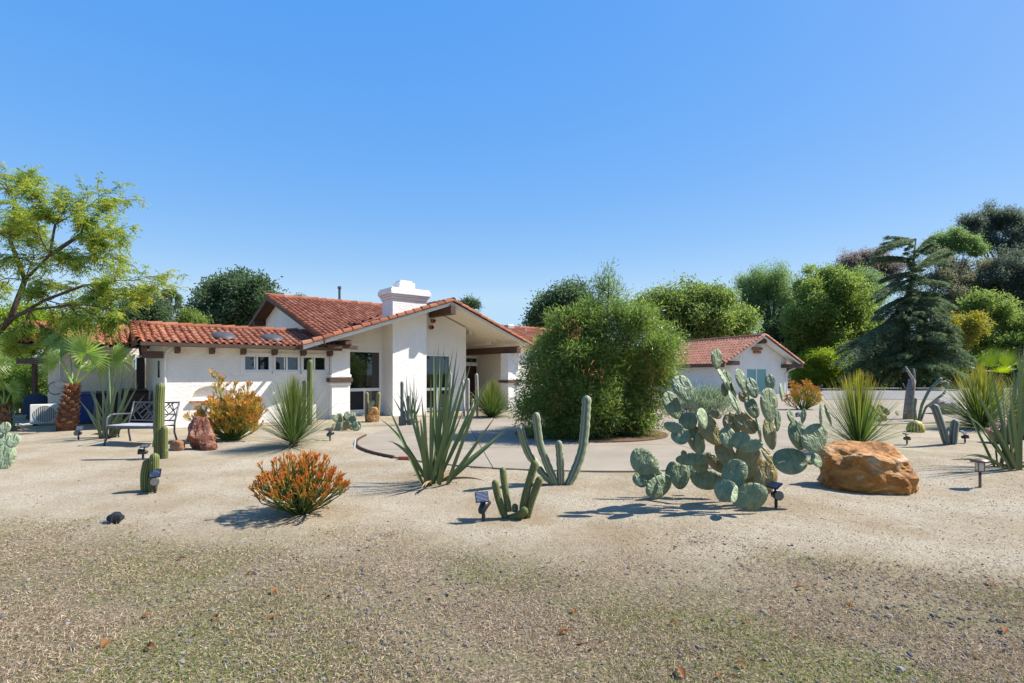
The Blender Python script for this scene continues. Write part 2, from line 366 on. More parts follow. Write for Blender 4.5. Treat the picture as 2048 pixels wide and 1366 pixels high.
DS = smooth_poly(DRIVE, 2)
if area(DS) < 0: DS = DS[::-1]
ANG = math.radians(8); ca, sa = math.cos(ANG), math.sin(ANG)
def prism_poly(poly, z0, z1):
    n = len(poly); v = [(x, y, z1) for x, y in poly] + [(x, y, z0) for x, y in poly]
    return MB().add(v, [tuple(range(n))] + [(i, n + i, n + (i + 1) % n, (i + 1) % n) for i in range(n)])
drv = struct(MB().add([(x, y, -.03) for x, y in DS], [tuple(range(len(DS)))]).build('driveway', M['dark']))
ug = [-12, -7.5, -3.2, .9, 5.2, 9.5, 14, 19, 24, 29, 34, 44]; vg = [5, 11.0, 14.0, 17.2, 20.5, 24.5, 29, 34, 39, 50]
for i in range(len(ug) - 1):
    for j in range(len(vg) - 1):
        q = DS; g = .008
        q = clip(q, -ca, -sa, -(ug[i] + g)); q = clip(q, ca, sa, ug[i + 1] - g) if len(q) > 2 else q
        q = clip(q, sa, -ca, -(vg[j] + g)) if len(q) > 2 else q; q = clip(q, -sa, ca, vg[j + 1] - g) if len(q) > 2 else q
        if len(q) > 2 and abs(area(q)) > .03:
            prism_poly(q, -.09, .02 + R.uniform(-.002, .002)).build('concrete_slab', mc, drv)
mb = MB(); edge = [flat(*p) for p in [(735, 872), (719, 880), (713, 888), (722, 897), (745, 906), (780, 914), (830, 922), (870, 927)]]
edge = smooth_poly(edge + edge[::-1], 1)[1:len(edge) * 2 - 3]
mb = MB()
for p, q in zip(edge[:-1], edge[1:]):
    o = Vector((-.03, -.03, 0)); mb.bar(Vector((*p, .0)) + o, Vector((*q, .0)) + o, .03, .10)
tag(mb.build('edging_board', M['brown']), 'dark bent wooden edging board around the rounded end of the concrete drive', 'edging')
mr = plain('road_asphalt', (.20, .19, .18), .9, .15, var=.14, scale=.6, bs=.2)
struct(MB().add([(18.2, 30.5, .034), (60, 30.5, .034), (95, 54, .034), (31.8, 54, .034)], [(0, 1, 2, 3)]).build('road', mr))
# planted island under the round shrub
ix, iy = flat(1187, 874); isl = [(ix + 1.95 * math.cos(t), iy + .55 + 1.75 * math.sin(t)) for t in np.linspace(0, 2 * math.pi, 36, endpoint=False)]
struct(prism_poly(isl, -.05, .045).build('planting_bed', plain('bark_mulch', (.13, .085, .05), .95, .1, var=.4, scale=30, bs=.5)))

# ------------------------------------------------------------------ lawn blades, gravel, leaf litter
def edge_y(x): return 4.62 - .14 * x
def scat(n, x0, x1, y0, y1, frustum=True):
    y = rng.uniform(y0, y1, n); u = rng.uniform(-1.02, 1.02, n); x = u * y if frustum else rng.uniform(x0, x1, n); return x, y
def fnoise(x, y, s=1.):
    return .5 + .25 * (np.sin(x * 2.3 * s + np.sin(y * 1.9 * s) * 1.5) + np.sin(y * 3.1 * s + np.sin(x * 2.7 * s + 1) * 1.4) * .8 + .5 * np.sin((x + y) * 6.1 * s) * np.sin((x - y) * 5.3 * s))
def blades(n, y0, y1, keep, L, tilt, wd, zo=0.):
    x, y = scat(n, 0, 0, y0, y1); kp = keep(x, y) > rng.uniform(0, 1, n); x, y = x[kp], y[kp]; N = len(x)
    th = rng.uniform(0, 2 * np.pi, N); el = np.abs(rng.normal(0, tilt, N)); l = L * rng.uniform(.5, 1.3, N)
    D = np.stack([np.cos(th) * np.cos(el), np.sin(th) * np.cos(el), np.sin(el)], -1)
    B = np.stack([x, y, gz(x, y) + .003 + zo], -1); return leaves(B, nrm(D), l, wd, np.clip(rng.beta(1.4, 1.4, N), 0, 1), .1)
def lawnmask(x, y): return sst(.75, -.85, y - edge_y(x) + (fnoise(x, y, .8) - .5) * 1.5)
mdry = leafmat('dry_grass', sc([(.18, .11, .06), (.42, .30, .19), (.57, .445, .305), (.76, .65, .49)], .75), .8, .15, .15)
mgrn = leafmat('green_grass', [(.10, .135, .03), (.19, .235, .055), (.28, .30, .09)], .7, .3, .2)
stuff(blades(210000, 2.2, 6.4, lambda x, y: lawnmask(x, y) * (.25 + .75 * sst(.25, .6, fnoise(x * 1.6, y * 2.))), .034, .5, .0040).build('dry_grass', mdry))
stuff(blades(120000, 2.2, 6.0, lambda x, y: lawnmask(x, y) * sst(.40, 1.05, fnoise(x + 3, y, .9) + .16 * sst(1.0, -2.5, x) + .14 * sst(3.4, 2.4, y)), .024, .6, .0052).build('green_grass', mgrn))
PHI = (1 + 5 ** .5) / 2
ICO = nrm(np.array([(-1, PHI, 0), (1, PHI, 0), (-1, -PHI, 0), (1, -PHI, 0), (0, -1, PHI), (0, 1, PHI), (0, -1, -PHI), (0, 1, -PHI), (PHI, 0, -1), (PHI, 0, 1), (-PHI, 0, -1), (-PHI, 0, 1)], float))
ICF = np.array([(0, 11, 5), (0, 5, 1), (0, 1, 7), (0, 7, 10), (0, 10, 11), (1, 5, 9), (5, 11, 4), (11, 10, 2), (10, 7, 6), (7, 1, 8), (3, 9, 4), (3, 4, 2), (3, 2, 6), (3, 6, 8), (3, 8, 9), (4, 9, 5), (2, 4, 11), (6, 2, 10), (8, 6, 7), (9, 8, 1)])
OCT = np.array([(1, 0, 0), (-1, 0, 0), (0, 1, 0), (0, -1, 0), (0, 0, 1), (0, 0, -1)], float)
OCF = np.array([(0, 2, 4), (2, 1, 4), (1, 3, 4), (3, 0, 4), (2, 0, 5), (1, 2, 5), (3, 1, 5), (0, 3, 5)])
def pebbles(x, y, r, base, fc):
    N = len(x); th = rng.uniform(0, 6.28, N); s = np.stack([rng.uniform(.7, 1.3, N), rng.uniform(.7, 1.3, N), rng.uniform(.45, .85, N)], -1)
    v = base[None] * s[:, None] * r[:, None, None] * rng.uniform(.75, 1.2, (N, len(base), 1))
    c, q = np.cos(th)[:, None], np.sin(th)[:, None]
    v = np.stack([v[..., 0] * c - v[..., 1] * q, v[..., 0] * q + v[..., 1] * c, v[..., 2]], -1) + np.stack([x, y, gz(x, y) + r * .25], -1)[:, None]
    f = (fc[None] + (np.arange(N) * len(base))[:, None, None]).reshape(-1, 3)
    return MB().add(v.reshape(-1, 3), f, np.repeat(rng.uniform(0, 1, N), len(base)))
mpe = leafmat('grey_gravel', sc([(.09, .085, .085), (.19, .18, .175), (.30, .275, .255), (.20, .15, .115), (.42, .38, .33), (.14, .135, .14)]), .85, 0, .2)
mpt = leafmat('tan_gravel', sc([(.25, .185, .12), (.46, .37, .26), (.58, .49, .37), (.70, .62, .50), (.36, .29, .22), (.76, .71, .62)]), .9, 0, .15)
x, y = scat(16000, 0, 0, 2.3, 5.9); kp = (lawnmask(x, y) * (.25 + .75 * sst(.4, .75, fnoise(x - 5, y, .7))) > rng.uniform(0, 1, 16000)); x, y = x[kp], y[kp]
stuff(pebbles(x, y, np.clip(rng.lognormal(-5.0, .42, len(x)), .003, .022), ICO, ICF).build('grey_gravel', mpe))
x, y = scat(60000, 0, 0, 3.6, 9.5); kp = (1 - lawnmask(x, y) * .75 > rng.uniform(0, 1, 60000)) & ~inside(x, y, DRIVE); x, y = x[kp], y[kp]
stuff(pebbles(x, y, np.clip(rng.lognormal(-5.55, .4, len(x)), .002, .012), OCT, OCF).build('fine_gravel', mpt))
mlit = leafmat('leaf_litter', sc([(.18, .07, .03), (.34, .14, .05), (.42, .22, .09), (.12, .06, .03)]), .7, .2, .2)
x, y = scat(420, 0, 0, 2.5, 9.0); kp = (y < edge_y(x) + .5) | (rng.uniform(0, 1, 420) < .25); x, y = x[kp], y[kp]; N = len(x)
th = rng.uniform(0, 6.28, N); D = nrm(np.stack([np.cos(th), np.sin(th), rng.uniform(-.1, .35, N)], -1))
stuff(leaves(np.stack([x, y, gz(x, y) + .008], -1), D, rng.uniform(.02, .05, N), rng.uniform(.01, .02, N), rng.uniform(0, 1, N), .5).build('leaf_litter', mlit))
def dryleaf():
    mb = MB(); n = 6
    for i in range(n + 1):
        t = i / n; wv = .021 * math.sin(math.pi * min(1, t * .93 + .05)) ** .8; z = .012 * math.sin(t * 3.1)
        mb.add([(t * .085 - .04, -wv, z + wv * .8), (t * .085 - .04, 0, z), (t * .085 - .04, wv, z + wv * 1.0)], [], [.2 + .5 * t, .3, .5])
    for i in range(n): mb.F.append(np.array([(3 * i, 3 * i + 1, 3 * i + 4, 3 * i + 3), (3 * i + 1, 3 * i + 2, 3 * i + 5, 3 * i + 4)]))
    return mb
dl = dryleaf().build('fallen_leaf', mlit, smooth=True)
for i, (px_, py_) in enumerate([(1347, 1250), (1495, 1248), (1147, 1226), (1128, 1270), (1480, 1335), (1440, 1358), (1362, 1352), (432, 1240), (545, 1240), (210, 1293), (500, 1150), (364, 1120),
        (1600, 1180), (2005, 1265), (1980, 1170), (300, 1300), (292, 1236), (655, 1200), (1700, 1216), (548, 1187)]):
    o = dl if i == 0 else dl.copy()
    if i: C.objects.link(o)
    o.location = gp(px_, py_) + Vector((0, 0, .012)); o.rotation_euler = (R.uniform(-.4, .4), R.uniform(-.3, .3), R.uniform(0, 6.28)); s_ = R.uniform(.6, .95); o.scale = (s_, s_, s_)
    tag(o, 'curled brown fallen leaf lying on the patchy gravelly lawn', 'leaf', 'curled brown leaves fallen on the lawn')
# ------------------------------------------------------------------ house (local frame: x along the front, y away from the front)
AL = math.radians(39.5); hc, hs = math.cos(AL), math.sin(AL); OX, OY = -6.13, 17.87
def la(x, b): u = (x - CX) / F; return (u * (OY + b * hc) - (OX - b * hs)) / (hc - u * hs)
def lz(x, y, b): a = la(x, b); return H + (HY - y) / F * (OY + a * hs + b * hc)
house = thing('ranch_house', 'long white stucco ranch house with terracotta tile roofs and a white chimney', 'house', (OX, OY, 0), None, AL)
def wall_mb(a0, a1, z0, top, b0, b1, holes=(), brk=()):
    """upright wall along x; top is a function of x; holes (a0,a1,z0,z1)"""
    A_ = sorted({a0, a1, *brk, *[h[0] for h in holes], *[h[1] for h in holes]}); A_ = [a for a in A_ if a0 <= a <= a1]
    mb = MB()
    for i in range(len(A_) - 1):
        l, r = A_[i], A_[i + 1]; zs_ = sorted({z0, *[z for h in holes if h[0] <= l and h[1] >= r for z in h[2:]]})
        for j, zb in enumerate(zs_):
            lastz = j == len(zs_) - 1; zt = (top(l), top(r)) if lastz else (zs_[j + 1],) * 2
            if any(h[0] <= l and h[1] >= r and h[2] <= zb + 1e-6 and h[3] > zb + 1e-6 for h in holes): continue
            mb.add([(l, b0, zb), (r, b0, zb), (r, b0, zt[1]), (l, b0, zt[0]), (l, b1, zb), (r, b1, zb), (r, b1, zt[1]), (l, b1, zt[0])], np.array([(0, 1, 2, 3), (5, 4, 7, 6)]))
            if lastz: mb.F.append(np.array([[mb.n - 8 + q for q in (3, 2, 6, 7)]]))
    for l, r, zb, zt in holes:
        mb.add([(l, b0, zb), (r, b0, zb), (r, b0, zt), (l, b0, zt), (l, b1, zb), (r, b1, zb), (r, b1, zt), (l, b1, zt)], np.array([(0, 3, 7, 4), (1, 5, 6, 2), (0, 4, 5, 1), (3, 2, 6, 7)]))
    mb.add([(a0, b0, z0), (a0, b1, z0), (a0, b1, top(a0)), (a0, b0, top(a0))], np.array([(0, 3, 2, 1)]))
    mb.add([(a1, b0, z0), (a1, b1, z0), (a1, b1, top(a1)), (a1, b0, top(a1))], np.array([(0, 1, 2, 3)]))
    return mb
def frame_mb(a0, a1, z0, z1, b0, b1, t, mull=(), trans=()):
    mb = MB(); mb.box(a0, a1, b0, b1, z0, z0 + t); mb.box(a0, a1, b0, b1, z1 - t, z1); mb.box(a0, a0 + t, b0, b1, z0 + t, z1 - t); mb.box(a1 - t, a1, b0, b1, z0 + t, z1 - t)
    for m_, zb, zt in mull: mb.box(m_ - t / 2, m_ + t / 2, b0 + .004, b1 - .004, zb, zt)
    for z_ in trans: mb.box(a0 + t, a1 - t, b0 + .002, b1 - .002, z_ - t * .8, z_ + t * .8)
    return mb
gl_ = lambda a: 2.47 + .3315 * (a + 1.17)                              # left slope of the front gable
gr_ = lambda a: 4.32 - .385 * (a - 4.41)
gt = lambda a: min(gl_(a), gr_(a)) - .16
er = lambda b: 4.83 - .314 * (6 - b)                                    # front slope of the long main roof
wr = lambda b: 2.47 + .29 * (b + .15)                                   # front slope of the low wing
WB = .25
# low wing wall with three small windows and an arched niche
ws = [(la(486.6, WB), la(541.3, WB)), (la(548, WB), la(599, WB)), (la(604, WB), la(653, WB))]
wz0, wz1 = lz(560, 742.5, WB), lz(560, 711, WB)
na0, na1, nz0, nz1 = la(384, WB), la(462, WB), lz(400, 801, WB), lz(400, 772, WB)
hol = [(l, r, wz0, wz1) for l, r in ws] + [(na0, na1, nz0, nz1)]
wl0 = -4.78
wall_mb(wl0, .36, -.15, lambda a: 2.5, WB, WB + .2, hol).build('wall', M['stucco'], house)
MB().box(wl0, wl0 + .2, WB + .2, 4.4, -.15, 2.55).build('wall', M['stucco'], house)
for l, r in ws:
    m_ = (l + r) / 2
    f = frame_mb(l, r, wz0, wz1, WB - .015, WB + .08, .05, [(m_, wz0 + .05, wz1 - .05)]).build('window', M['white'], house); bev(f, .006)
    MB().box(l + .05, m_ - .025, WB + .04, WB + .052, wz0 + .05, wz1 - .05).build('pane', M['glass'], f)
    MB().box(m_ + .025, r - .05, WB + .055, WB + .067, wz0 + .05, wz1 - .05).build('pane', M['glass'], f)
    MB().box(m_ - .085, m_ - .045, WB + .025, WB + .04, wz0 + .06, wz1 - .06).build('sash', M['white'], f)
    frame_mb(l - .075, r + .075, wz0 - .075, wz1 + .075, WB - .03, WB - .001, .072).build('window_trim', M['stucco2'], f)
MB().box(wl0 + .21, .36, WB + .22, WB + .24, 1.2, 2.4).build('dark_backing', M['dark'], house)  # black sheet paints the unlit room behind the wing windows
nb = MB().box(na0, na1, WB + .15, WB + .19, nz0, nz1); nm = (na0 + na1) / 2
for i in range(8):                                                       # arched head of the niche
    for sg in (-1, 1):
        t0, t1 = i / 8, (i + 1) / 8; hw = (na1 - na0) / 2
        z0_, z1_ = [nz0 + .1 + (nz1 - nz0 - .1) * math.sqrt(1 - t * t) for t in (t0, t1)]
        nb.add([(nm + sg * hw * t0, WB + .002, z0_), (nm + sg * hw * t1, WB + .002, z1_), (nm + sg * hw * t1, WB + .002, nz1), (nm + sg * hw * t0, WB + .002, nz1),
                (nm + sg * hw * t0, WB + .15, z0_), (nm + sg * hw * t1, WB + .15, z1_)], [(0, 1, 2, 3), (0, 1, 5, 4)])
nch = nb.build('niche', M['stucco'], house)
for i in range(6):
    q = na0 - .05 + i * (na1 - na0 + .1) / 6; MB().box(q, q + (na1 - na0 + .1) / 6 - .012, WB - .1, WB + .04, nz0 - .065, nz0 - .003).build('brick', M['clay'], nch)
MB().box(na0 - .07, na1 + .07, WB - .065, WB - .001, nz0 - .13, nz0 - .068).build('niche_ledge', M['stucco2'], nch)
# gutter and rafter tails of the low wing
gm = MB()
pr = [(.0, 2.44), (-.02, 2.36), (-.06, 2.33), (-.10, 2.35), (-.115, 2.45), (-.10, 2.45), (-.088, 2.36), (-.06, 2.345), (-.03, 2.365), (-.015, 2.44)]
vv = [(a_, b_ - .12, z_) for a_ in (-5.35, .27) for b_, z_ in pr]; n_ = len(pr)
gm.add(vv, [(i, (i + 1) % n_, n_ + (i + 1) % n_, n_ + i) for i in range(n_)] + [tuple(range(n_))[::-1], tuple(range(n_, 2 * n_))])
gm.build('gutter', M['gutter'], house)
for x_ in (289, 357, 426.8, 489.7, 552.5, 610.5, 663.6):
    a_ = la(x_, -.1); t_ = MB()
    t_.add([(a_ - .055, -.10, 2.20), (a_ + .055, -.10, 2.20), (a_ + .055, -.12, 2.33), (a_ - .055, -.12, 2.33), (a_ - .055, -.02, 2.15), (a_ + .055, -.02, 2.15), (a_ + .055, WB, 2.15), (a_ - .055, WB, 2.15), (a_ - .055, WB, 2.33), (a_ + .055, WB, 2.33)],
           [(0, 1, 2, 3), (0, 4, 5, 1), (4, 7, 6, 5), (3, 2, 9, 8), (0, 3, 8, 7, 4), (1, 5, 6, 9, 2)])
    bev(t_.build('rafter_tail', M['brown'], house), .012)
MB().tube([(-4.55, WB - .05, 2.33), (-4.72, WB - .04, 2.2), (-4.74, WB - .04, 2.1), (-4.74, WB - .04, .0)], .03, 8).build('downpipe', M['white'], house)
MB().box(-5.3, -4.8, .0, .12, 2.0, 2.2).build('beam', M['brown'], house)
MB().box(-4.795, -4.782, 1.1, 1.5, 1.45, 1.95).build('window', M['glass'], house)
# pillar at the left of the front gable
pa1 = la(700, 0)
MB().box(0, pa1, 0, .247, -.15, 2.52).build('pillar', M['stucco2'], house)
pz = lz(664, 756, 0), lz(664, 764, 0)
MB().box(-.10, pa1 + .07, -.09, .36, pz[1], pz[0]).build('pillar_band', M['brown'], house)
bev(MB().box(-.06, pa1 + .04, -.05, .37, pz[0], pz[0] + .12).build('pillar_cap', M['stucco2'], house), .03)
bev(MB().box(-.05, pa1 + .03, -.04, .37, pz[1] - .11, pz[1]).build('pillar_cap', M['stucco2'], house), .03)
# front gable wall, window, chimney
m1 = (la(692, .87), la(762, .87)); m1z = (lz(740, 822, .87), lz(740, 701, .87)); m2 = (la(845, .87), la(901, .87)); m2z = (lz(880, 818, .87), lz(880, 709, .87))
ea = la(932, .87)
wall_mb(pa1 - .3, ea, -.15, gt, .87, 1.07, [(*m1, *m1z), (*m2, *m2z)], (4.41,)).build('wall', M['stucco'], house)
def bigwin(a, z, b, ym):
    zt = ym; am = a[0] + (a[1] - a[0]) * .52
    f = frame_mb(a[0], a[1], z[0], z[1], b - .02, b + .08, .07, [(am, z[0] + .07, zt)], [zt]).build('window', M['white'], house); bev(f, .006)
    MB().box(a[0] + .07, a[1] - .07, b + .03, b + .042, zt + .055, z[1] - .07).build('pane', M['glass'], f)
    MB().box(a[0] + .07, am - .035, b + .025, b + .032, z[0] + .07, zt - .055).build('screen', M['screen'], f)
    MB().box(am + .035, a[1] - .07, b + .03, b + .042, z[0] + .07, zt - .055).build('pane', M['glass'], f)
    MB().box(a[0] + .02, a[1] + .05, b - .07, b - .021, z[0] - .06, z[0]).build('sill', M['white'], f)
bigwin(m1, m1z, .87, lz(740, 779, .87)); bigwin(m2, m2z, .87, lz(880, 778, .87))
MB().box(pa1, 3.6, 1.1, 1.12, -.1, 3.2).build('dark_backing', M['dark'], house); MB().box(3.75, 5.6, 1.1, 1.12, -.1, 3.2).build('dark_backing', M['dark'], house)  # black sheets stand in for the darkness of the rooms inside
ch0, ch1 = la(785.5, 0), la(853, 0)
zc = lz(786, 597, 0)
chm = MB().box(ch0, ch1, 0, .868, -.15, zc).build('chimney', M['stucco2'], house)
for (o_, za, zb) in ((.05, zc, zc + .10), (.09, zc + .10, zc + .17), (.13, zc + .17, zc + .34), (.09, zc + .34, zc + .42)):
    bev(MB().box(ch0 - o_, ch1 + o_, -o_, .868 + o_, za, zb).build('chimney_course', M['stucco2'], chm), .02)
cc = (ch0 + ch1) / 2
bev(MB().box(cc - .36, cc + .30, .15, .7, zc + .42, zc + .68).build('chimney_pot', M['stucco2'], chm), .02)
bev(MB().box(cc - .28, cc + .22, .22, .63, zc + .68, zc + .76).build('chimney_lid', M['stucco2'], chm), .02)
MB().box(ch0 - .9, ch0 - .35, .55, .8, -.1, .07).build('step', M['white'], house)
for x_, y_ in ((864.5, 642.5), (861, 655)):
    a_, z_ = la(x_, .87), lz(x_, y_, .87); v_ = MB(); v_.lathe([(.05, 0), (.085, 0), (.085, .16), (.05, .16)], 14)
    v_.V[-1] = np.stack([v_.V[-1][:, 0] + a_, .88 - v_.V[-1][:, 2], v_.V[-1][:, 1] + z_], -1); v_.build('vent_pipe', M['clay'], house)
    MB().box(a_ - .05, a_ + .05, .78, .79, z_ - .05, z_ + .05).build('vent_hole_dark', M['dark'], house)  # black plate paints the shade inside the pipe mouth
# entry: door, transom, side walls, right pillar
eb = 3.5
dl0, dr0 = la(900, eb), la(957, eb); dz = lz(950, 732, eb); tz = (lz(950, 724.5, eb), lz(950, 716.5, eb))
wall_mb(ea - .1, dr0 + .75, -.15, gt, eb, eb + .2, [(dl0, dr0, -.1, dz), (dl0 + .1, dr0 - .1, *tz)], ()).build('wall', M['cream'], house)
MB().box(ea - .2, ea, 1.07, eb, -.15, 3.5).build('wall', M['stucco'], house)
d = MB().box(dl0, dr0, eb + .06, eb + .11, -.1, dz).build('door', M['door'], house)
for i in range(3): MB().box(dl0 + .12, dr0 - .12, eb + .045, eb + .06, .1 + i * .62, .1 + i * .62 + .5).build('door_panel', M['door'], d)
MB().tube([(dr0 - .07, eb, .95), (dr0 - .07, eb + .06, .95)], .03, 8).build('handle', M['black'], d)
MB().box(dl0 + .1, dr0 - .1, eb + .08, eb + .09, *tz).build('transom', M['glass'], house)
frame_mb(dl0 - .1, dr0 + .1, -.1, tz[1] + .1, eb - .05, eb - .003, .1, (), (dz + .08,)).build('door_frame', M['white'], house)
MB().box(dr0 + .27, dr0 + .35, eb - .03, eb - .003, 1.0, 1.18).build('door_bell', M['black'], house)
MB().box(8.55, 8.75, 1.2, eb - .001, -.15, 2.65).build('wall', M['cream'], house)
MB().box(9.3, 18, 2.6, 2.8, -.15, 2.95).build('wall', M['stucco'], house)
rp0 = la(1005, .1); rp1 = rp0 + .55
MB().box(rp0, rp1, -.30, .22, -.15, 2.42).build('pillar', M['stucco2'], house)
bz = lz(1020, 766, -.3), lz(1020, 760.5, -.3)
MB().box(rp0 - .08, rp1 + .08, -.38, .30, *bz).build('pillar_band', M['brown'], house)
bev(MB().box(rp0 - .04, rp1 + .04, -.34, .26, bz[1], bz[1] + .1).build('pillar_cap', M['stucco2'], house), .02)
bz = 2.43, 2.72
bev(MB().box(rp0 + .15, rp0 + .38, -.68, 3.4, *bz).build('beam', M['brown'], house), .015)
ra0 = la(903, -.65)
bev(MB().box(ra0 - .12, ra0 + .12, -.78, .86, lz(903, 629, -.65), 4.19).build('beam', M['brown'], house), .02)
bev(MB().box(pa1 - .42, pa1 - .18, -.62, .9, 2.52, 2.70).build('beam', M['brown'], house), .03)
bev(MB().box(-.30, pa1 + .05, -.56, -.36, 2.40, 2.52).build('beam', M['brown'], house), .01)
lm = thing('lantern', 'small black wall lantern fixed beside the dark doorway of the low wing', 'wall lamp', (0, 0, 0))
# main gable end wall facing left
ew = MB(); bs_ = np.linspace(.2, 11.4, 15)
for i in range(14):
    q0, q1 = bs_[i], bs_[i + 1]; t0, t1 = [min(er(b), er(12 - b)) - .12 for b in (q0, q1)]
    ew.add([(0, q0, 1.5), (0, q1, 1.5), (0, q1, t1), (0, q0, t0)], [(0, 3, 2, 1)])
ew.build('wall', M['stucco2'], house)
MB().box(0.02, 8.3, 8, 11, -.1, 3.4).build('wall', M['stucco'], house)

# ------------------------------------------------------------------ tiled roofs
def s_tile(wd, ln, zs=1.):
    xs_ = np.linspace(0, 1, 9); pr = []
    for t in xs_:
        z = .055 * math.sin(math.pi * min(t / .62, 1)) ** .8 if t < .62 else -.018 * math.sin(math.pi * (t - .62) / .38)
        pr.append(((t - .5) * wd * 1.04, z * zs))
    v = [(x, 0, z + .022) for x, z in pr] + [(x, ln, z) for x, z in pr] + [(x, 0, z) for x, z in pr] + [(x, 0, z + .022) for x, z in pr]
    n = len(pr); f = [(i, i + 1, n + i + 1, n + i) for i in range(n - 1)] + [(2 * n + i, 2 * n + i + 1, 3 * n + i + 1, 3 * n + i) for i in range(n - 1)]
    return np.array(v), np.array(f)
def barrel(r0, r1, ln, n=8, cover=1.15):
    v = []
    for y_, r_ in ((0, r0), (ln, r1), (0, r0 - .018), (ln * .2, r0 - .018), (0, r0)):
        for k_ in range(n + 1):
            t = math.pi * (.5 + cover * (.5 - k_ / n)); v.append((r_ * math.cos(t), y_, r_ * math.sin(t)))
    m_ = n + 1; f = [(i, i + 1, m_ + i + 1, m_ + i) for i in range(n)] + [(2 * m_ + i, 2 * m_ + i + 1, 4 * m_ + i + 1, 4 * m_ + i) for i in range(n)] + [(3 * m_ + i, 3 * m_ + i + 1, 2 * m_ + i + 1, 2 * m_ + i) for i in range(n)]
    return np.array(v), np.array(f)
def mk(name, vf, m):
    o = MB().add(vf[0], vf[1], 0.).build(name, m); me = o.data; bpy.data.objects.remove(o); me.polygons.foreach_set('use_smooth', np.ones(len(me.polygons), bool)); return me
class Roof:
    def __init__(s, root, tile_w, expo, m):
        s.root, s.w, s.e, s.m = root, tile_w, expo, m
        s.kinds = {'roof_tile': s_tile(tile_w, expo * 1.12), 'rake_tile': barrel(.105, .088, expo * 1.18), 'ridge_tile': barrel(.12, .10, expo * 1.25)}
        s.list = []
    def slope(s, E, A, U, LA, LU, keep, name='roof', under='cream', thick=.10):
        E, A, U = Vector(E), Vector(A).normalized(), Vector(U).normalized(); N = A.cross(U)
        if N.z < 0: raise ValueError
        # deck: strips so that a valley can be cut
        mb, ub = MB(), MB(); na = max(1, int(LA / .25)); nu = max(1, int(LU / .25))
        for i in range(na):
            for j in range(nu):
                if keep((i + .5) * LA / na, (j + .5) * LU / nu):
                    q = [E + A * (LA * (i + di) / na) + U * (LU * (j + dj) / nu) for di, dj in ((0, 0), (1, 0), (1, 1), (0, 1))]
                    mb.add([tuple(p - N * .03) for p in q], [(0, 1, 2, 3)]); ub.add([tuple(p - N * thick) for p in q], [(3, 2, 1, 0)])
        rf = mb.build(name, M['deck'], s.root); ub.build('soffit', M[under], rf)
        ncol = int(round(LA / s.w)); w_ = LA / ncol; nrow = int(math.ceil(LU / s.e))
        for i in range(ncol):
            for j in range(nrow):
                if keep((i + .5) * w_, min((j + .4) * s.e, LU - .01)):
                    p = E + A * ((i + .5) * w_) + U * (j * s.e - .04) + N * (R.uniform(-.004, .006)); tl = Matrix.Rotation(R.gauss(0, .022), 3, 'Z')
                    s.list.append(('roof_tile', s.mx(p, A, U, N, tl), rf))
        return rf
    def mx(s, p, A, U, N, rot=None):
        m3 = Matrix((A, U, N)).transposed()
        if rot: m3 = m3 @ rot
        m_ = m3.to_4x4(); m_.translation = p; return m_
    def run(s, kind, p, q, up, rf, expo=None):
        p, q = Vector(p), Vector(q); d = q - p; n = max(1, int(round(d.length / (expo or s.e)))); st = d / n; U = d.normalized(); A = U.cross(Vector(up)).normalized(); N = A.cross(U)
        for i in range(n): s.list.append((kind, s.mx(p + st * i + N * R.uniform(-.004, .004), A, U, N, Matrix.Rotation(R.gauss(0, .015), 3, 'Z') @ Matrix.Rotation(-.05, 3, 'X')), rf))
    def finish(s, limit=300):
        mw = Matrix.Translation(s.root.location) @ s.root.rotation_euler.to_matrix().to_4x4()
        order = sorted(range(len(s.list)), key=lambda i: (mw @ s.list[i][1].translation).length - (2.5 if s.list[i][0] != 'roof_tile' else 0))
        ms = {k: mk(k, v, s.m) for k, v in s.kinds.items()}; rest = {}
        for r_, i in enumerate(order):
            k, m4, rf = s.list[i]
            if r_ < limit:
                o = bpy.data.objects.new(k, ms[k]); C.objects.link(o); o.parent = rf; o.matrix_local = m4
            else:
                v, f = s.kinds[k]; a4 = np.array(m4); mb = rest.setdefault(rf.name, (rf, MB()))[1]; mb.add(v @ a4[:3, :3].T + a4[:3, 3], f, R.random())
        for rf, mb in rest.values(): stuff(mb.build('roof_tiles', s.m, rf, smooth=True))
RH = Roof(house, .205, .34, M['tile'])
# low wing
sl_ = math.atan(.29)
rf = RH.slope((-5.42, -.2, wr(-.2)), (1, 0, 0), (0, math.cos(sl_), math.sin(sl_)), 5.68, 2.3, lambda s_, t_: not (s_ > 5.35 and t_ > .75))
zr = wr(2.0); RH.run('ridge_tile', (-.1, 2.0, zr), (-5.45, 2.0, zr), (0, 0, 1), rf, .40)
RH.run('rake_tile', (-5.42, -.22, wr(-.2) + .03), (-5.42, 2.0, zr + .02), (0, 0, 1), rf)
MB().add([(-5.42, 2.0, zr - .05), (-.1, 2.0, zr - .05), (-.1, 4.2, zr - .68), (-5.42, 4.2, zr - .68)], [(0, 1, 2, 3)]).build('soffit', M['deck'], rf)
MB().add([(-5.42, -.2, 2.36), (-5.42, 2, 2.36), (-5.42, 2.0, zr - .04), (-5.42, -.2, wr(-.2) - .03)], [(0, 3, 2, 1)]).build('fascia', M['brown'], rf)
for x_, y_ in ((447, 683), (544, 686)):                                   # skylight domes
    b_ = .55; a_ = la(x_, b_); dm = MB(); n = 14
    dm.lathe([(.36, 0), (.33, .05), (.24, .09), (.12, .115), (.01, .12)], 16, (0, 0, 0)); o = dm.build('skylight', plain('grey_skylight_dome', (.06, .06, .065), .55, .3, bs=0), house, smooth=True); o.location = (a_, b_, wr(b_) + .05); o.rotation_euler = (sl_, 0, 0)
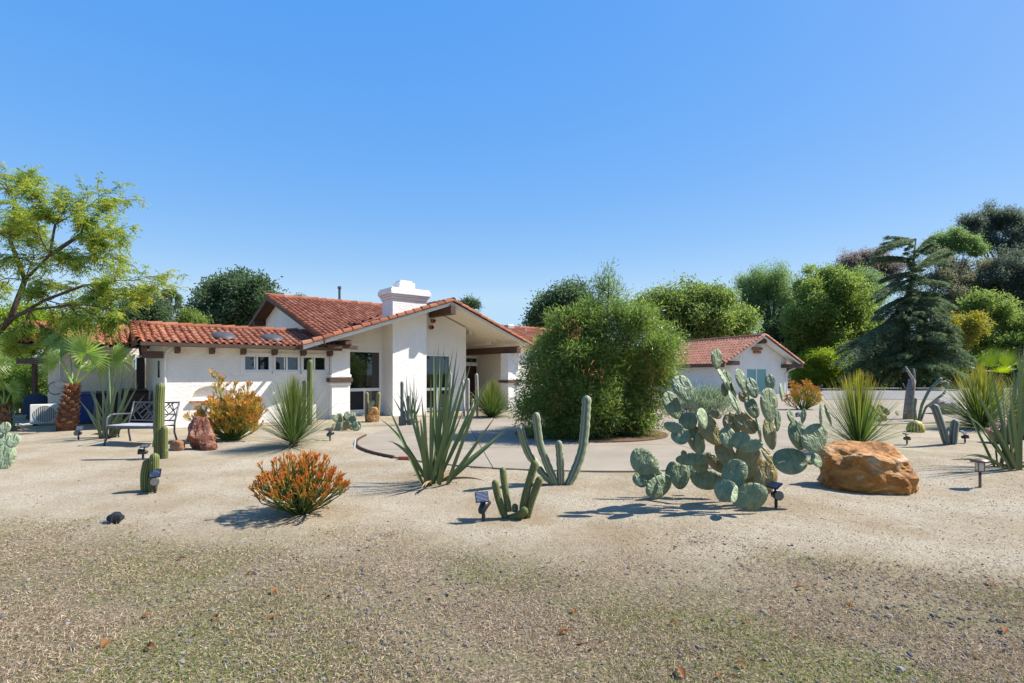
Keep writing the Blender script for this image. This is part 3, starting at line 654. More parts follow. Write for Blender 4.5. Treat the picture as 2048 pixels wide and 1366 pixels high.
# back block at the far left
wr2 = lambda b: 2.5 + .3 * (b - 3.3); s2 = math.atan(.3)
rf2 = RH.slope((-8.0, 3.3, wr2(3.3)), (1, 0, 0), (0, math.cos(s2), math.sin(s2)), 3.0, 2.4, lambda s_, t_: True)
RH.run('ridge_tile', (-5.0, 5.6, wr2(5.6)), (-8.0, 5.6, wr2(5.6)), (0, 0, 1), rf2, .4)
wall_mb(-7.4, wl0 + .2, -.15, lambda a: 2.7, 4.4, 4.6, [(-5.15, -4.85, -.1, 2.15)]).build('wall', M['stucco'], house)
MB().box(-7.4, -7.2, 4.6, 9, -.15, 2.7).build('wall', M['stucco'], house)
MB().box(-5.12, -4.88, 4.45, 4.5, -.1, 2.12).build('door', M['black'], house)
# front gable
U1 = Vector((1, 0, .3315)).normalized(); A1 = Vector((0, -1, 0)); L1 = 5.58 * math.hypot(1, .3315)
bv = lambda a: 6 - (4.83 - gl_(a)) / .314 if a < 4.41 else 6 - (4.83 - gr_(a)) / .314
rf3 = RH.slope((-1.17, 5.3, 2.47), A1, U1, 6.0, L1, lambda s_, t_: 5.3 - s_ < bv(-1.17 + t_ * U1.x) and (-1.17 + t_ * U1.x > -.45 or 5.3 - s_ < .15))
RH.run('rake_tile', (-1.22, -.72, 2.50), (4.36, -.72, 4.36), (0, 0, 1), rf3)
U2 = Vector((-1, 0, .385)).normalized(); L2 = 4.4 * math.hypot(1, .385)
rf4 = RH.slope((8.81, -.7, gr_(8.81)), (0, 1, 0), U2, 6.0, L2, lambda s_, t_: True)
RH.run('rake_tile', (8.81, -.72, gr_(8.81) + .03), (4.46, -.72, 4.35), (0, 0, 1), rf4)
RH.run('ridge_tile', (4.41, -.78, 4.36), (4.41, 4.3, 4.36), (0, 0, 1), rf3)
for z_, a_, b_ in ((gl_, -1.17, 4.41), (gr_, 4.41, 8.81)):                # barge boards under the rake
    rf_ = rf3 if a_ < 0 else rf4
    MB().add([(a_, -.70, z_(a_) - .14), (b_, -.70, z_(b_) - .14), (b_, -.70, z_(b_) - .01), (a_, -.70, z_(a_) - .01), (a_, -.66, z_(a_) - .14), (b_, -.66, z_(b_) - .14), (b_, -.66, z_(b_) - .01), (a_, -.66, z_(a_) - .01)],
             [(0, 1, 2, 3), (5, 4, 7, 6), (0, 4, 5, 1), (0, 3, 7, 4), (1, 5, 6, 2)]).build('barge_board', M['stucco2'] if a_ < 0 else M['cream'], rf_)
MB().add([(-1.2, -.7, 2.33), (-1.2, 1.2, 2.33), (-1.2, 1.2, 2.48), (-1.2, -.7, 2.48)], [(0, 3, 2, 1)]).build('fascia', M['brown'], rf3)
for a_ in (5.4, 6.5, 7.6):
    MB().box(a_ - .05, a_ + .05, 1.1, 3.4, gr_(a_) - .26, gr_(a_) - .085).build('rafter', M['cream'], rf4)
# long main roof
s3 = math.atan(.314); U3 = (0, math.cos(s3), math.sin(s3)); k3 = math.cos(s3)
rf5 = RH.slope((-.5, -.8, er(-.8)), (1, 0, 0), U3, 9.0, 6.8 / k3, lambda s_, t_: -.8 + t_ * k3 > bv(-.5 + s_) + .05, under='stucco2')
RH.run('rake_tile', (-.52, -.75, er(-.75) + .04), (-.52, 6.0, er(6) + .04), (0, 0, 1), rf5)
RH.run('ridge_tile', (8.5, 6, er(6) + .03), (-.55, 6, er(6) + .03), (0, 0, 1), rf5, .36)
MB().add([(-.5, 6, 4.80), (8.5, 6, 4.80), (8.5, 12.5, er(-.5) - .03), (-.5, 12.5, er(-.5) - .03), (-.5, 6, 4.70), (8.5, 6, 4.70), (8.5, 12.5, er(-.5) - .13), (-.5, 12.5, er(-.5) - .13)],
         [(0, 1, 2, 3), (7, 6, 5, 4), (0, 3, 7, 4), (1, 5, 6, 2)]).build('roof', M['deck'], house)
for b0_, b1_ in ((-.8, 6), (12.5, 6)):
    za, zb = er(min(b0_, 12 - b0_)), er(6)
    MB().add([(-.53, b0_, za - .17), (-.53, b1_, zb - .17), (-.53, b1_, zb - .0), (-.53, b0_, za - .0), (-.49, b0_, za - .17), (-.49, b1_, zb - .17)], [(0, 3, 2, 1), (0, 1, 5, 4)]).build('barge_board', M['brown'], rf5)
MB().box(-.5, 0, 8.2, 8.45, 3.75, 4.0).build('beam', M['brown'], house)
v_ = MB(); x_ = la(679, 6.2); v_.tube([(x_, 6.2, 4.5), (x_, 6.2, lz(679, 577, 6.2))], .055, 10); v_.tube([(x_, 6.2, lz(679, 578, 6.2)), (x_, 6.2, lz(679, 573, 6.2))], .085, 10)
v_.build('flue_pipe', M['metal'], house, smooth=False)
# right wing behind the round shrub
wr3 = lambda b: 4.22 - .31 * (6 - b); s4 = math.atan(.31)
rf6 = RH.slope((8.6, 2.2, wr3(2.2)), (1, 0, 0), (0, math.cos(s4), math.sin(s4)), 10, 3.8 / math.cos(s4), lambda s_, t_: True)
RH.run('ridge_tile', (18.6, 6, wr3(6) + .03), (8.6, 6, wr3(6) + .03), (0, 0, 1), rf6, .4)
x_ = la(1018, 5.8); bev(MB().box(x_ - .22, x_ + .22, 5.6, 6.0, 4.1, lz(1018, 650, 5.8)).build('roof_vent', M['alu'], house), .02)
x_ = la(1051, 5.0); MB().tube([(x_, 5, 3.8), (x_, 5, 4.12)], .05, 8).build('flue_pipe', M['alu'], house)
RH.finish(300)
# lantern
def lw(a, b, z): return Vector((OX + a * hc - b * hs, OY + a * hs + b * hc, z))
p_ = lw(-5.0, 4.2, 2.2); lm.location = p_; ORG[lm.name] = p_
MB().lathe([(.02, .30), (.10, .25), (.11, .23)], 6, p_).build('lamp_cap', M['black'], lm)
MB().lathe([(.09, .23), (.06, .02), (.02, -.02)], 6, p_).build('lamp_glass', M['screen'], lm)
MB().tube([p_ + Vector((0, 0, .30)), p_ + Vector((0, .0, .36)), p_ + Vector((-.12, .15, .36))], .014, 6).build('bracket', M['black'], lm)

# ------------------------------------------------------------------ detached building at the right
G = thing('garage', 'small white outbuilding with green frosted window and tiled gable roof beyond the prickly pear', 'outbuilding', (18.28, 38, 0), None, math.radians(20))
GA = math.radians(20); gc, gs = math.cos(GA), math.sin(GA)
def ga(x, b): u = (x - CX) / F; return (u * (38 + b * gc) - (18.28 - b * gs)) / (gc - u * gs)
def gzz_(x, y, b): a = ga(x, b); return H + (HY - y) / F * (38 + a * gs + b * gc)
gtop = lambda a: 4.22 - .566 * abs(a)
wx = ga(1492, .7), ga(1533.5, .7); wzz = gzz_(1510, 786, .7), gzz_(1510, 736.5, .7)
wall_mb(-2.95, 2.85, -.1, lambda a: gtop(a) - .1, .7, .9, [(*wx, *wzz)], (0.,)).build('wall', M['stucco2'], G)
MB().box(-2.95, -2.75, .9, 9.3, -.1, 2.5).build('wall', M['stucco2'], G); MB().box(2.65, 2.85, .9, 9.3, -.1, 2.5).build('wall', M['stucco2'], G)
for i in range(12):
    a_ = -1.65 + i * .3; zt = gtop(a_) - .18
    if zt > 3.0 or True: MB().box(a_ + .006, a_ + .294, .665, .698, 2.62, min(gtop(a_), gtop(a_ + .3)) - .16).build('gable_board', M['stucco2'], G)
f = frame_mb(*wx, *wzz, .68, .8, .07, [((wx[0] + wx[1]) / 2, wzz[0] + .07, wzz[1] - .07)]).build('window', M['white'], G)
xm = sum(wx) / 2
MB().box(wx[0] + .07, xm - .035, .74, .75, wzz[0] + .07, wzz[1] - .07).build('pane', M['glassg'], f); MB().box(xm + .035, wx[1] - .07, .73, .74, wzz[0] + .07, wzz[1] - .07).build('pane', M['glassg'], f)
RG = Roof(G, .31, .42, M['tile2']); RG.kinds['rake_tile'] = barrel(.14, .12, .40); RG.kinds['roof_tile'] = s_tile(.31, .42 * 1.12, 1.3)
ug_ = math.atan(.566); Lg = 3.62 * math.hypot(1, .566)
r1 = RG.slope((-3.62, 9.3, 4.28 - .566 * 3.62), (0, -1, 0), (math.cos(ug_), 0, math.sin(ug_)), 9.3, Lg, lambda s_, t_: True, under='white')
r2 = RG.slope((3.62, 0, 4.28 - .566 * 3.62), (0, 1, 0), (-math.cos(ug_), 0, math.sin(ug_)), 9.3, Lg, lambda s_, t_: True, under='white')
RG.run('rake_tile', (-3.66, -.03, 2.27), (-.05, -.03, 4.31), (0, 0, 1), r1, .33); RG.run('rake_tile', (3.66, -.03, 2.27), (.05, -.03, 4.31), (0, 0, 1), r2, .33)
RG.run('ridge_tile', (0, -.05, 4.32), (0, 9.3, 4.32), (0, 0, 1), r1)
RG.finish(45)
for sg in (-1, 1):
    MB().add([(sg * 3.6, 0, 2.08), (0, 0, 4.12), (0, 0, 4.26), (sg * 3.6, 0, 2.22), (sg * 3.6, .05, 2.08), (0, .05, 4.12)], [(0, 1, 2, 3), (0, 4, 5, 1)]).build('barge_board', M['white'], G)
MB().box(-3.66, -3.58, .02, 9.3, 1.98, 2.24).build('fascia', M['brown'], G); MB().box(3.6, 3.68, .02, 9.3, 1.98, 2.22).build('fascia', M['brown'], G)
MB().box(-.28, .28, .05, .69, 3.72, 4.12).build('beam', M['brown'], G)
MB().box(-3.5, -2.3, -.04, .69, 2.12, 2.42).build('beam', M['brown'], G); MB().box(2.3, 3.7, -.06, .69, 1.94, 2.22).build('beam', M['brown'], G)
for (xa, xb, y_) in ((1504, 1523, 697.5), (1507, 1520, 704.5)):
    a0, a1, z_ = ga(xa, .6), ga(xb, .6), gzz_(1513, y_, .6); MB().tube([(a0, .56, z_), (a1, .56, z_)], .10, 10).build('vent_pipe', M['clay'], G)
MB().tube([(3.6, .5, 2.0), (3.0, .6, 1.75), (2.78, .62, 1.55), (2.78, .62, 0)], .055, 8).build('downpipe', M['white'], G)
# ------------------------------------------------------------------ plants: shared builders
def crown(blobs, n, L, Wd, droop=0., spread=1., clump=12, shell=.55, up=0., flat=.9, tint=.35):
    """leaf clumps spread through blobs (x,y,z,r)"""
    B = np.array(blobs, float); wt = B[:, 3] ** 2; wt /= wt.sum(); ns = max(1, n // clump)
    bi = rng.choice(len(B), ns, p=wt); d = nrm(rng.normal(size=(ns, 3))); d[:, 2] = np.abs(d[:, 2]) * np.where(rng.uniform(size=ns) < .3, -1, 1)
    rr = B[bi, 3] * (shell + (1.03 - shell) * rng.uniform(0, 1, ns) ** .6) * rng.uniform(.8, 1.12, ns)
    c = B[bi, :3] + d * rr[:, None] * np.array([1, 1, flat]); sv = rng.uniform(0, 1, ns)
    N = ns * clump; ci = np.repeat(np.arange(ns), clump)
    off = rng.normal(size=(N, 3)).clip(-2.1, 2.1) * (L * .9 * spread)
    D = nrm(d[ci] * .8 + rng.normal(size=(N, 3)) * .7 + np.array([0, 0, up - droop]))
    pos = c[ci] + off; pos[:, 2] -= droop * np.abs(rng.normal(size=N)) * L * 2.2
    a = np.clip(tint * sv[ci] + (1 - tint) * rng.beta(2, 2, N), 0, 1)
    return leaves(pos, D, L * rng.uniform(.6, 1.35, N), Wd * rng.uniform(.7, 1.3, N), a)
def pxblobs(bl, Y, dep=.55):
    return [(*P(x, y, Y + R.uniform(-1, 1) * dep * r / F * Y), r / F * Y) for x, y, r in bl]
def limbs(base, bl, r0, n=6, fork=.55):
    base = Vector(base); mb = MB(); ce = sum((Vector(b[:3]) for b in bl), Vector()) / len(bl)
    top = base.lerp(Vector((ce.x, ce.y, ce.z)), .9); k = Vector((R.uniform(-.3, .3), R.uniform(-.2, .2), 0)) * r0 * 4
    fk = base.lerp(top, fork) + k
    mb.tube([base + Vector((0, 0, -.2)), base.lerp(fk, .4) + k * .4, fk, top], [r0 * 1.25, r0 * .95, r0 * .75, r0 * .25], 8)
    for b in bl:
        e = Vector(b[:3]); s_ = base.lerp(fk, R.uniform(.75, 1.)); m_ = s_.lerp(e, .5) + Vector((0, 0, .12 * (e - s_).length))
        mb.tube([s_, m_, e, e + (e - m_) * .5], [r0 * .5, r0 * .3, r0 * .14, r0 * .05], 6)
    return mb
def tree(name, label, cat, bl, Y, base, n, L, Wd, lm_, bark='bark', r0=.2, group=None, fork=.55, **kw):
    B = pxblobs(bl, Y); bx = Vector((base[0], base[1], float(gz(base[0], base[1]))))
    t = thing(name, label, cat, bx, group)
    limbs(bx, B, r0, fork=fork).build('trunk', M[bark], t, smooth=True)
    B2 = []
    for x, y, z, r in B:
        for _ in range(7):
            d = Vector((R.gauss(0, 1), R.gauss(0, 1), R.gauss(.15, .9))).normalized() * r * R.uniform(.55, .85); B2.append((x + d.x, y + d.y, z + d.z, r * R.uniform(.25, .46)))
        for _ in range(7):
            d = Vector((R.gauss(0, 1), R.gauss(0, 1), R.gauss(.35, .9))).normalized() * r * R.uniform(.85, 1.22); B2.append((x + d.x, y + d.y, z + d.z, r * R.uniform(.10, .24)))
        B2.append((x, y, z, r * .55))
    B = B2
    crown(B, int(n * 1.9), L * .72, Wd * .72, spread=1.25, **kw).build('crown', lm_, t); return t
def blade_path(b, tip, sag=0., bow=.0, k=9):
    b, tip = Vector(b), Vector(tip); d = tip - b; m_ = b + d * .5 + Vector((0, 0, d.length * bow))
    if sag: m_ = b + Vector((d.x * .55, d.y * .55, d.z * .5 + sag))
    return [(1 - t) ** 2 * b + 2 * t * (1 - t) * m_ + t * t * tip for t in np.linspace(0, 1, k).tolist()]
def sword(pts, w, fold=.35, prof=None, face=None, v0=.0, v1=1.):
    """stiff V-folded leaf with a pointed end"""
    mb = MB(); n = len(pts); vv, aa = [], []
    for i, p in enumerate(pts):
        t = i / (n - 1); d = (pts[min(i + 1, n - 1)] - pts[max(i - 1, 0)]).normalized()
        out = face or Vector((0, -1, .25)); s_ = d.cross(out).normalized(); u = s_.cross(d)
        q = w * (prof(t) if prof else (min(1, .75 + t * 1.2) * (1 - t ** 2.6) + .015))
        vv += [p - s_ * q + u * q * fold, p, p + s_ * q + u * q * fold, p - u * q * .18]; aa += [v0 + (v1 - v0) * t] * 4
    f = []
    for i in range(n - 1):
        a, b = 4 * i, 4 * i + 4; f += [(a, a + 1, b + 1, b), (a + 1, a + 2, b + 2, b + 1), (a + 2, a + 3, b + 3, b + 2), (a + 3, a, b, b + 3)]
    return mb.add([tuple(q) for q in vv], np.array(f), np.array(aa))
def sedge(N, base, L, up, wd, k=7, sag=.25, v=None):
    """fountain of thin arching blades: up = concentration towards vertical"""
    th = rng.uniform(0, 2 * np.pi, N); ph = np.clip(np.abs(rng.normal(0, up, N)), 0, 1.62)
    l = L * rng.uniform(.72, 1.05, N) * (1 - .12 * ph); t = np.linspace(0, 1, k)
    dx = np.sin(ph)[:, None] * t[None] * l[:, None]; sg = sag * rng.uniform(.3, 1.3, N) * np.sin(ph) ** 1.2
    z = np.cos(ph)[:, None] * t[None] * l[:, None] - sg[:, None] * (t[None] ** 2.4) * l[:, None] * .7
    z = np.maximum(z, .02 - .02 * t[None]); P_ = np.stack([np.cos(th)[:, None] * dx, np.sin(th)[:, None] * dx, z + .05], -1) + np.array(base)[None, None]
    side = np.stack([-np.sin(th), np.cos(th), np.zeros(N)], -1)[:, None]; side = nrm(side + rng.normal(size=(N, 1, 3)) * .35)
    W = wd * np.stack([.9 * np.ones(N)] + [np.ones(N) * (1 - .75 * q) for q in t[1:]], 1)
    A = t[None] * np.ones((N, 1)) * rng.uniform(.88, 1., (N, 1))
    return strips(P_, W, side, A)
def firestick(base, H_, spread, stems, depth, seglen, r, n=4, tw=.5):
    seg = []; base = np.array(base)
    def grow(p, d, l, rr, lev, v):
        q = p + d * l; dv = (1 - v) * R.uniform(.22, .42)
        seg.append((p, q, rr, rr * .82, v, v + dv))
        if lev == 0: return
        for _ in range(R.choice((2, 3, 3, 4)) if lev < depth else 3):
            nd_ = d + np.array([R.gauss(0, tw), R.gauss(0, tw), R.gauss(.24, tw * .5)]); nd_ /= np.linalg.norm(nd_)
            if q[2] < base[2] + .04: nd_[2] = abs(nd_[2])
            grow(q, nd_, l * R.uniform(.62, .9), rr * .8, lev - 1, v + dv)
    for (dx, dy, hh) in stems:
        d = np.array([dx, dy, hh]); l = np.linalg.norm(d); p = base + np.array([dx * .08, dy * .08, -.02])
        k_ = max(1, int(l * .66 / seglen)); q = p
        for i in range(k_):
            qn = q + d / l * seglen * np.array([1, 1, 1]) + np.array([R.gauss(0, .012), R.gauss(0, .012), 0]); seg.append((q, qn, r * 1.5, r * 1.4, .0, .06))
            if i and R.random() < .6: grow(qn, nrm(d / l + np.array([R.gauss(0, .7), R.gauss(0, .7), .1])), seglen * .8, r, depth - 1, .1)
            q = qn
        grow(q, d / l, seglen, r * 1.2, depth, .08)
    a = np.array
    return prisms(a([s_[0] for s_ in seg]), a([s_[1] for s_ in seg]), a([s_[2] for s_ in seg]), a([s_[3] for s_ in seg]), a([s_[4] for s_ in seg]), np.clip(a([s_[5] for s_ in seg]), 0, 1), n)
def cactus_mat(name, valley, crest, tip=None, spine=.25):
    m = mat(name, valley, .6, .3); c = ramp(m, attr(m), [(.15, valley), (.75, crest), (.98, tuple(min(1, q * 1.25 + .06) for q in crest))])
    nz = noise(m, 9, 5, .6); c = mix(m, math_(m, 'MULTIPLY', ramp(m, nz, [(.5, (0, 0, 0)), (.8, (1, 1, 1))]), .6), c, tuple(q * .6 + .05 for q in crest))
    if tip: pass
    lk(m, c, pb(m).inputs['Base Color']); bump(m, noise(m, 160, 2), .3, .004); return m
def ctube(pts, r, ribs, knob=0., rib=.22):
    Pn = []
    for i in range(len(pts) - 1):
        k = max(2, int((pts[i + 1] - pts[i]).length / .035))
        Pn += [pts[i].lerp(pts[i + 1], j / k) for j in range(k)]
    Pn.append(pts[-1]); m_ = len(Pn)
    for _ in range(6): Pn = [Pn[0]] + [(Pn[i - 1] + Pn[i] * 2 + Pn[i + 1]) / 4 for i in range(1, m_ - 1)] + [Pn[-1]]
    rr = [r * (.86 + .14 * min(1, i / m_ * 6)) * (1 + knob * (math.sin(i * 1.9) * .6 + R.uniform(-.5, .5))) for i in range(m_)]
    return MB().tube(Pn, rr, 0, ribs, rib, dome=True)
def spines(pts, r, ribs, n, l):
    Pn = np.array([list(p) for p in pts]); sl_ = np.linalg.norm(np.diff(Pn, axis=0), axis=1); cs = np.concatenate([[0], np.cumsum(sl_)])
    t = rng.uniform(0, cs[-1], n); c = np.stack([np.interp(t, cs, Pn[:, k]) for k in range(3)], -1); th = (2 * np.pi / ribs) * rng.integers(0, ribs, n) + rng.normal(0, .05, n)
    d = np.stack([np.cos(th), np.sin(th), rng.normal(0, .4, n)], -1); p = c + d * np.array([1, 1, .1]) * r * .95
    D = nrm(d + rng.normal(size=(n, 3)) * .5); return leaves(p, D, l * rng.uniform(.5, 1.3, n), np.full(n, .0022), rng.uniform(0, 1, n))
msp = leafmat('cactus_spine', [(.45, .38, .24), (.6, .52, .36), (.3, .22, .14)], .7, 0, .2)
def cactus(name, label, stems, mt, ribs, py, knob=0., rib=.22, Y=None, dep=.0, group=None, sp=0, spl=.02, cat='cactus'):
    """stems: list of (pixel path from base up, radius in pixels)"""
    p0 = stems[0][0][0]; b = gp(p0[0], py); Y = Y or b.y
    t = thing(name, label, cat, Vector((b.x, Y, float(gz(b.x, Y)))), group)
    for i, (path, rp) in enumerate(stems):
        yo = R.uniform(-dep, dep); n = len(path)
        pts = [P(x, y, Y + yo * j / max(1, n - 1)) for j, (x, y) in enumerate(path)]; pts[0].z = min(pts[0].z, float(gz(pts[0].x, pts[0].y)) - .01) if abs(path[0][1] - py) < 12 else pts[0].z
        r = rp * 1.17 / F * Y; o = ctube(pts, r, ribs, knob, rib).build('stem', mt, t, smooth=True)
        if sp: SP_ = spines(pts, r, ribs, int(sp * sum((pts[j + 1] - pts[j]).length for j in range(n - 1))), spl).build('spines', msp, o); stuff(SP_)
    return t

# foliage materials
L_ = {}
L_['locust'] = leafmat('locust_leaf', sc([(0.055, 0.105, 0.018), (0.125, 0.18, 0.03), (0.20, 0.235, 0.042), (0.30, 0.264, 0.055)], 1.6), .5, .5)
L_['oak'] = leafmat('oak_leaf', [(0.041, 0.068, 0.031), (0.086, 0.133, 0.059), (0.156, 0.203, 0.102)], .5, .5)
L_['green'] = leafmat('green_leaf', [(0.094, 0.146, 0.038), (0.187, 0.253, 0.061), (0.318, 0.359, 0.099)], .5, .5)
L_['lime'] = leafmat('lime_leaf', [(0.119, 0.185, 0.022), (0.224, 0.298, 0.035), (0.330, 0.383, 0.060)], .5, .5)
L_['pepper'] = leafmat('pepper_leaf', [(0.094, 0.156, 0.055), (0.187, 0.265, 0.094), (0.288, 0.366, 0.140)], .5, .5)
L_['euc'] = leafmat('gum_leaf', [(0.078, 0.091, 0.047), (0.143, 0.156, 0.085), (0.221, 0.215, 0.130), (0.247, 0.182, 0.130)], .5, .5)
L_['eucd'] = leafmat('dark_gum_leaf', [(0.053, 0.069, 0.051), (0.098, 0.123, 0.084), (0.158, 0.180, 0.128)], .5, .5)
L_['eucp'] = leafmat('purple_gum_leaf', sc([(0.078, 0.065, 0.065), (0.130, 0.111, 0.098), (0.169, 0.130, 0.124)], 1.6), .5, .5)
L_['yellow'] = leafmat('yellow_leaf', [(.13, .18, .03), (.24, .26, .04), (.36, .29, .05), (.38, .19, .05)], .5, .4)
L_['cedar'] = leafmat('cedar_needle', [(.04, .072, .028), (.09, .135, .058), (.155, .21, .105), (.26, .32, .20)], .6, .35)
L_['podo'] = leafmat('shrub_leaf', [(.055, .09, .020), (.11, .172, .034), (.18, .245, .058), (.28, .325, .12)], .38, .5, .5)
L_['hedge'] = leafmat('hedge_leaf', [(0.052, 0.098, 0.018), (0.117, 0.189, 0.031), (0.221, 0.286, 0.058)], .4, .5)
L_['ailan'] = leafmat('compound_leaf', [(0.091, 0.143, 0.042), (0.181, 0.244, 0.062), (0.296, 0.340, 0.103)], .45, .5)
L_['rosem'] = leafmat('rosemary_leaf', sc([(0.058, 0.078, 0.046), (0.117, 0.150, 0.091), (0.208, 0.234, 0.163)], 1.6), .6, .5)
L_['palm'] = leafmat('fan_palm_leaf', [(.12, .20, .03), (.21, .32, .05), (.36, .46, .13)], .35, .35, .5)
L_['palmb'] = leafmat('bright_palm_leaf', [(.12, .20, .012), (.19, .27, .02), (.26, .32, .03)], .35, .4, .5)
L_['palmf'] = leafmat('far_palm_leaf', sc([(.02, .04, .012), (.045, .075, .02), (.08, .11, .035)], 1.6), .4, .25, .5)
L_['sword'] = leafmat('sword_leaf', [(.16, .18, .08), (.12, .17, .055), (.16, .22, .08), (.22, .27, .115), (.24, .22, .09)], .35, .12, .5)
L_['swordg'] = leafmat('grey_sword_leaf', [(.15, .17, .085), (.15, .195, .095), (.20, .24, .125), (.24, .24, .11)], .4, .12, .5)
L_['sedge'] = leafmat('blade_green', sc([(.10, .10, .04), (.05, .085, .022), (.06, .10, .028), (.095, .13, .03), (.15, .16, .035)], 1.35), .45, .25, .4)
L_['sedgey'] = leafmat('blade_yellow_tip', [(.13, .14, .05), (.085, .14, .03), (.13, .19, .04), (.20, .235, .045), (.40, .30, .04)], .45, .3, .4, pos=(0, .3, .6, .82, .97))
L_['fire'] = leafmat('firestick', [(.08, .12, .03), (.13, .17, .03), (.30, .22, .03), (.58, .215, .03), (.62, .145, .035), (.58, .105, .06)], .5, .1, .4, pos=(0, .42, .6, .75, .88, 1))
L_['firey'] = leafmat('firestick_yellow', [(.10, .15, .03), (.20, .25, .045), (.34, .35, .06), (.60, .42, .06), (.70, .25, .05), (.68, .16, .07)], .5, .15, .4, pos=(0, .22, .52, .78, .90, 1))
cg = cactus_mat('green_ribbed_cactus', (.045, .06, .014), (.15, .17, .045)); cgr = cactus_mat('grey_green_cactus', (.12, .145, .085), (.27, .30, .19))
cw = cactus_mat('white_woolly_cactus', (.22, .21, .17), (.48, .45, .40)); cb = cactus_mat('blue_grey_cactus', (.07, .095, .075), (.17, .19, .17)); cgo = cactus_mat('golden_cactus', (.10, .12, .03), (.42, .36, .08))

# ------------------------------------------------------------------ trees at the left
b0 = (-18.2, 17.2)
t = thing('locust_tree', 'tall airy tree with yellow green leaflets reaching in from the left edge', 'tree', (*b0, 0))
br = MB(); LC = []; LD = []; LA = []
def twig(p, d, l, r, lev):
    p = Vector(p); d = Vector(d).normalized(); m_ = p + d * l * .5 + Vector((R.gauss(0, .06), R.gauss(0, .06), R.gauss(0, .05))) * l; q = p + d * l + Vector((0, 0, -.03 * l))
    br.tube([p, m_, q], [r, r * .8, r * .55], 5, cap=False)
    if lev <= 2:
        for _ in range({2: 4, 1: 8, 0: 9}[lev]):
            s_ = p.lerp(q, R.uniform(.1, 1)); pd = (d * .5 + Vector((R.gauss(0, .7), R.gauss(0, .7), R.gauss(-.1, .5)))).normalized(); pl = R.uniform(.16, .34); a = R.random()
            if R.random() < .1: continue
            for k in range(9):                                            # pinnate, drooping
                f_ = (k + 1) / 9; c = s_ + pd * pl * f_ + Vector((0, 0, -.30 * pl * f_ * f_)); LC.append(c)
                LD.append((pd.cross(Vector((0, 0, 1))) * (1 if k % 2 else -1) + pd * .35 + Vector((0, 0, -.55)))); LA.append(min(1, max(0, a * .75 + R.uniform(0, .3))))
    if lev > 0:
        for _ in range(4 if lev > 1 else 3):
            s_ = p.lerp(q, R.uniform(.35, 1)); twig(s_, d + Vector((R.gauss(0, .55), R.gauss(0, .55), R.gauss(.05, .32))), l * R.uniform(.5, .78), r * .5, lev - 1)
tr = [Vector((*b0, -.2)), P(-40, 700, 16.7), P(20, 640, 16.3), P(50, 560, 16.1)]
br.tube(tr, [.17, .12, .085, .065], 8)
for a_, pth in (((.05), [(50, 560, 14.3), (100, 510, 14.0), (110, 450, 13.8)]), (.07, [(50, 560, 14.3), (20, 480, 14.6), (30, 400, 14.9)]), (.07, [(100, 510, 14), (160, 470, 13.6)]), (.06, [(20, 640, 14.5), (90, 600, 13.6), (170, 570, 13.1)]), (.05, [(20, 640, 14.5), (60, 620, 13.4), (140, 610, 12.9)])):
    br.tube([P(q[0], q[1], q[2] + 1.8) for q in pth], [a_, a_ * .75, a_ * .6][:len(pth)], 6)
for x_, y_, Y_, ex, ey, l_ in ((110, 450, 13.8, 235, 375, 1.25), (110, 450, 13.8, 150, 380, 1.0), (110, 450, 13.8, 60, 370, 1.2), (30, 400, 14.9, 60, 345, .8), (30, 400, 14.9, -10, 350, 1.2), (20, 480, 14.6, -40, 430, 1.4), (20, 480, 14.6, 90, 430, 1.0),
        (160, 470, 13.6, 210, 410, .9), (160, 470, 13.6, 270, 470, 1.4), (160, 470, 13.6, 250, 520, 1.2), (170, 570, 13.1, 335, 550, 2.1), (170, 570, 13.1, 290, 590, 1.5), (140, 610, 12.9, 290, 620, 1.6), (100, 510, 14, 200, 530, 1.2),
        (60, 620, 13.4, 20, 690, 1.2), (50, 560, 14.3, -40, 560, 1.5), (20, 640, 14.5, -60, 640, 1.4), (90, 600, 13.6, 190, 620, 1.2), (50, 560, 14.3, 80, 480, 1.0), (100, 510, 14, 60, 440, 1.0), (60, 620, 13.4, 110, 690, 1.1), (160, 470, 13.6, 180, 440, .8), (100, 510, 14, 10, 520, 1.), (110, 450, 13.8, 80, 420, 1.), (50, 560, 14.3, 130, 560, 1.), (90, 600, 13.6, 60, 580, 1.), (170, 570, 13.1, 230, 560, 1.), (140, 610, 13.4, 230, 645, 1.), (90, 600, 14.2, 120, 655, 1.), (60, 620, 14.2, 60, 670, 1.), (20, 640, 14.8, 20, 690, 1.), (140, 610, 13.4, 170, 660, .8), (170, 570, 13.1, 210, 600, 1.), (160, 470, 13.6, 200, 490, 1.), (30, 400, 14.9, 40, 430, 1.), (20, 480, 14.6, 20, 450, 1.), (100, 510, 14., 150, 520, 1.)):
    Y_ += 1.8; p = P(x_, y_, Y_); q = P(ex, ey, Y_ + R.uniform(-.5, .5)); d = q - p; twig(p, d, d.length * .62, .02, 2)
    twig(p.lerp(q, .35), d + Vector((R.gauss(0, .4), R.gauss(0, .8), R.gauss(.1, .3))) * d.length, d.length * .5, .014, 1); twig(p.lerp(q, .6), d + Vector((R.gauss(0, .4), R.gauss(0, .8), R.gauss(0, .3))) * d.length, d.length * .4, .012, 1)
br.build('trunk', M['bark'], t, smooth=True)
N = len(LC); leaves(np.array([list(c) for c in LC]), nrm(np.array([list(c) for c in LD])), rng.uniform(.06, .105, N), rng.uniform(.024, .036, N), np.array(LA)).build('crown', L_['locust'], t)
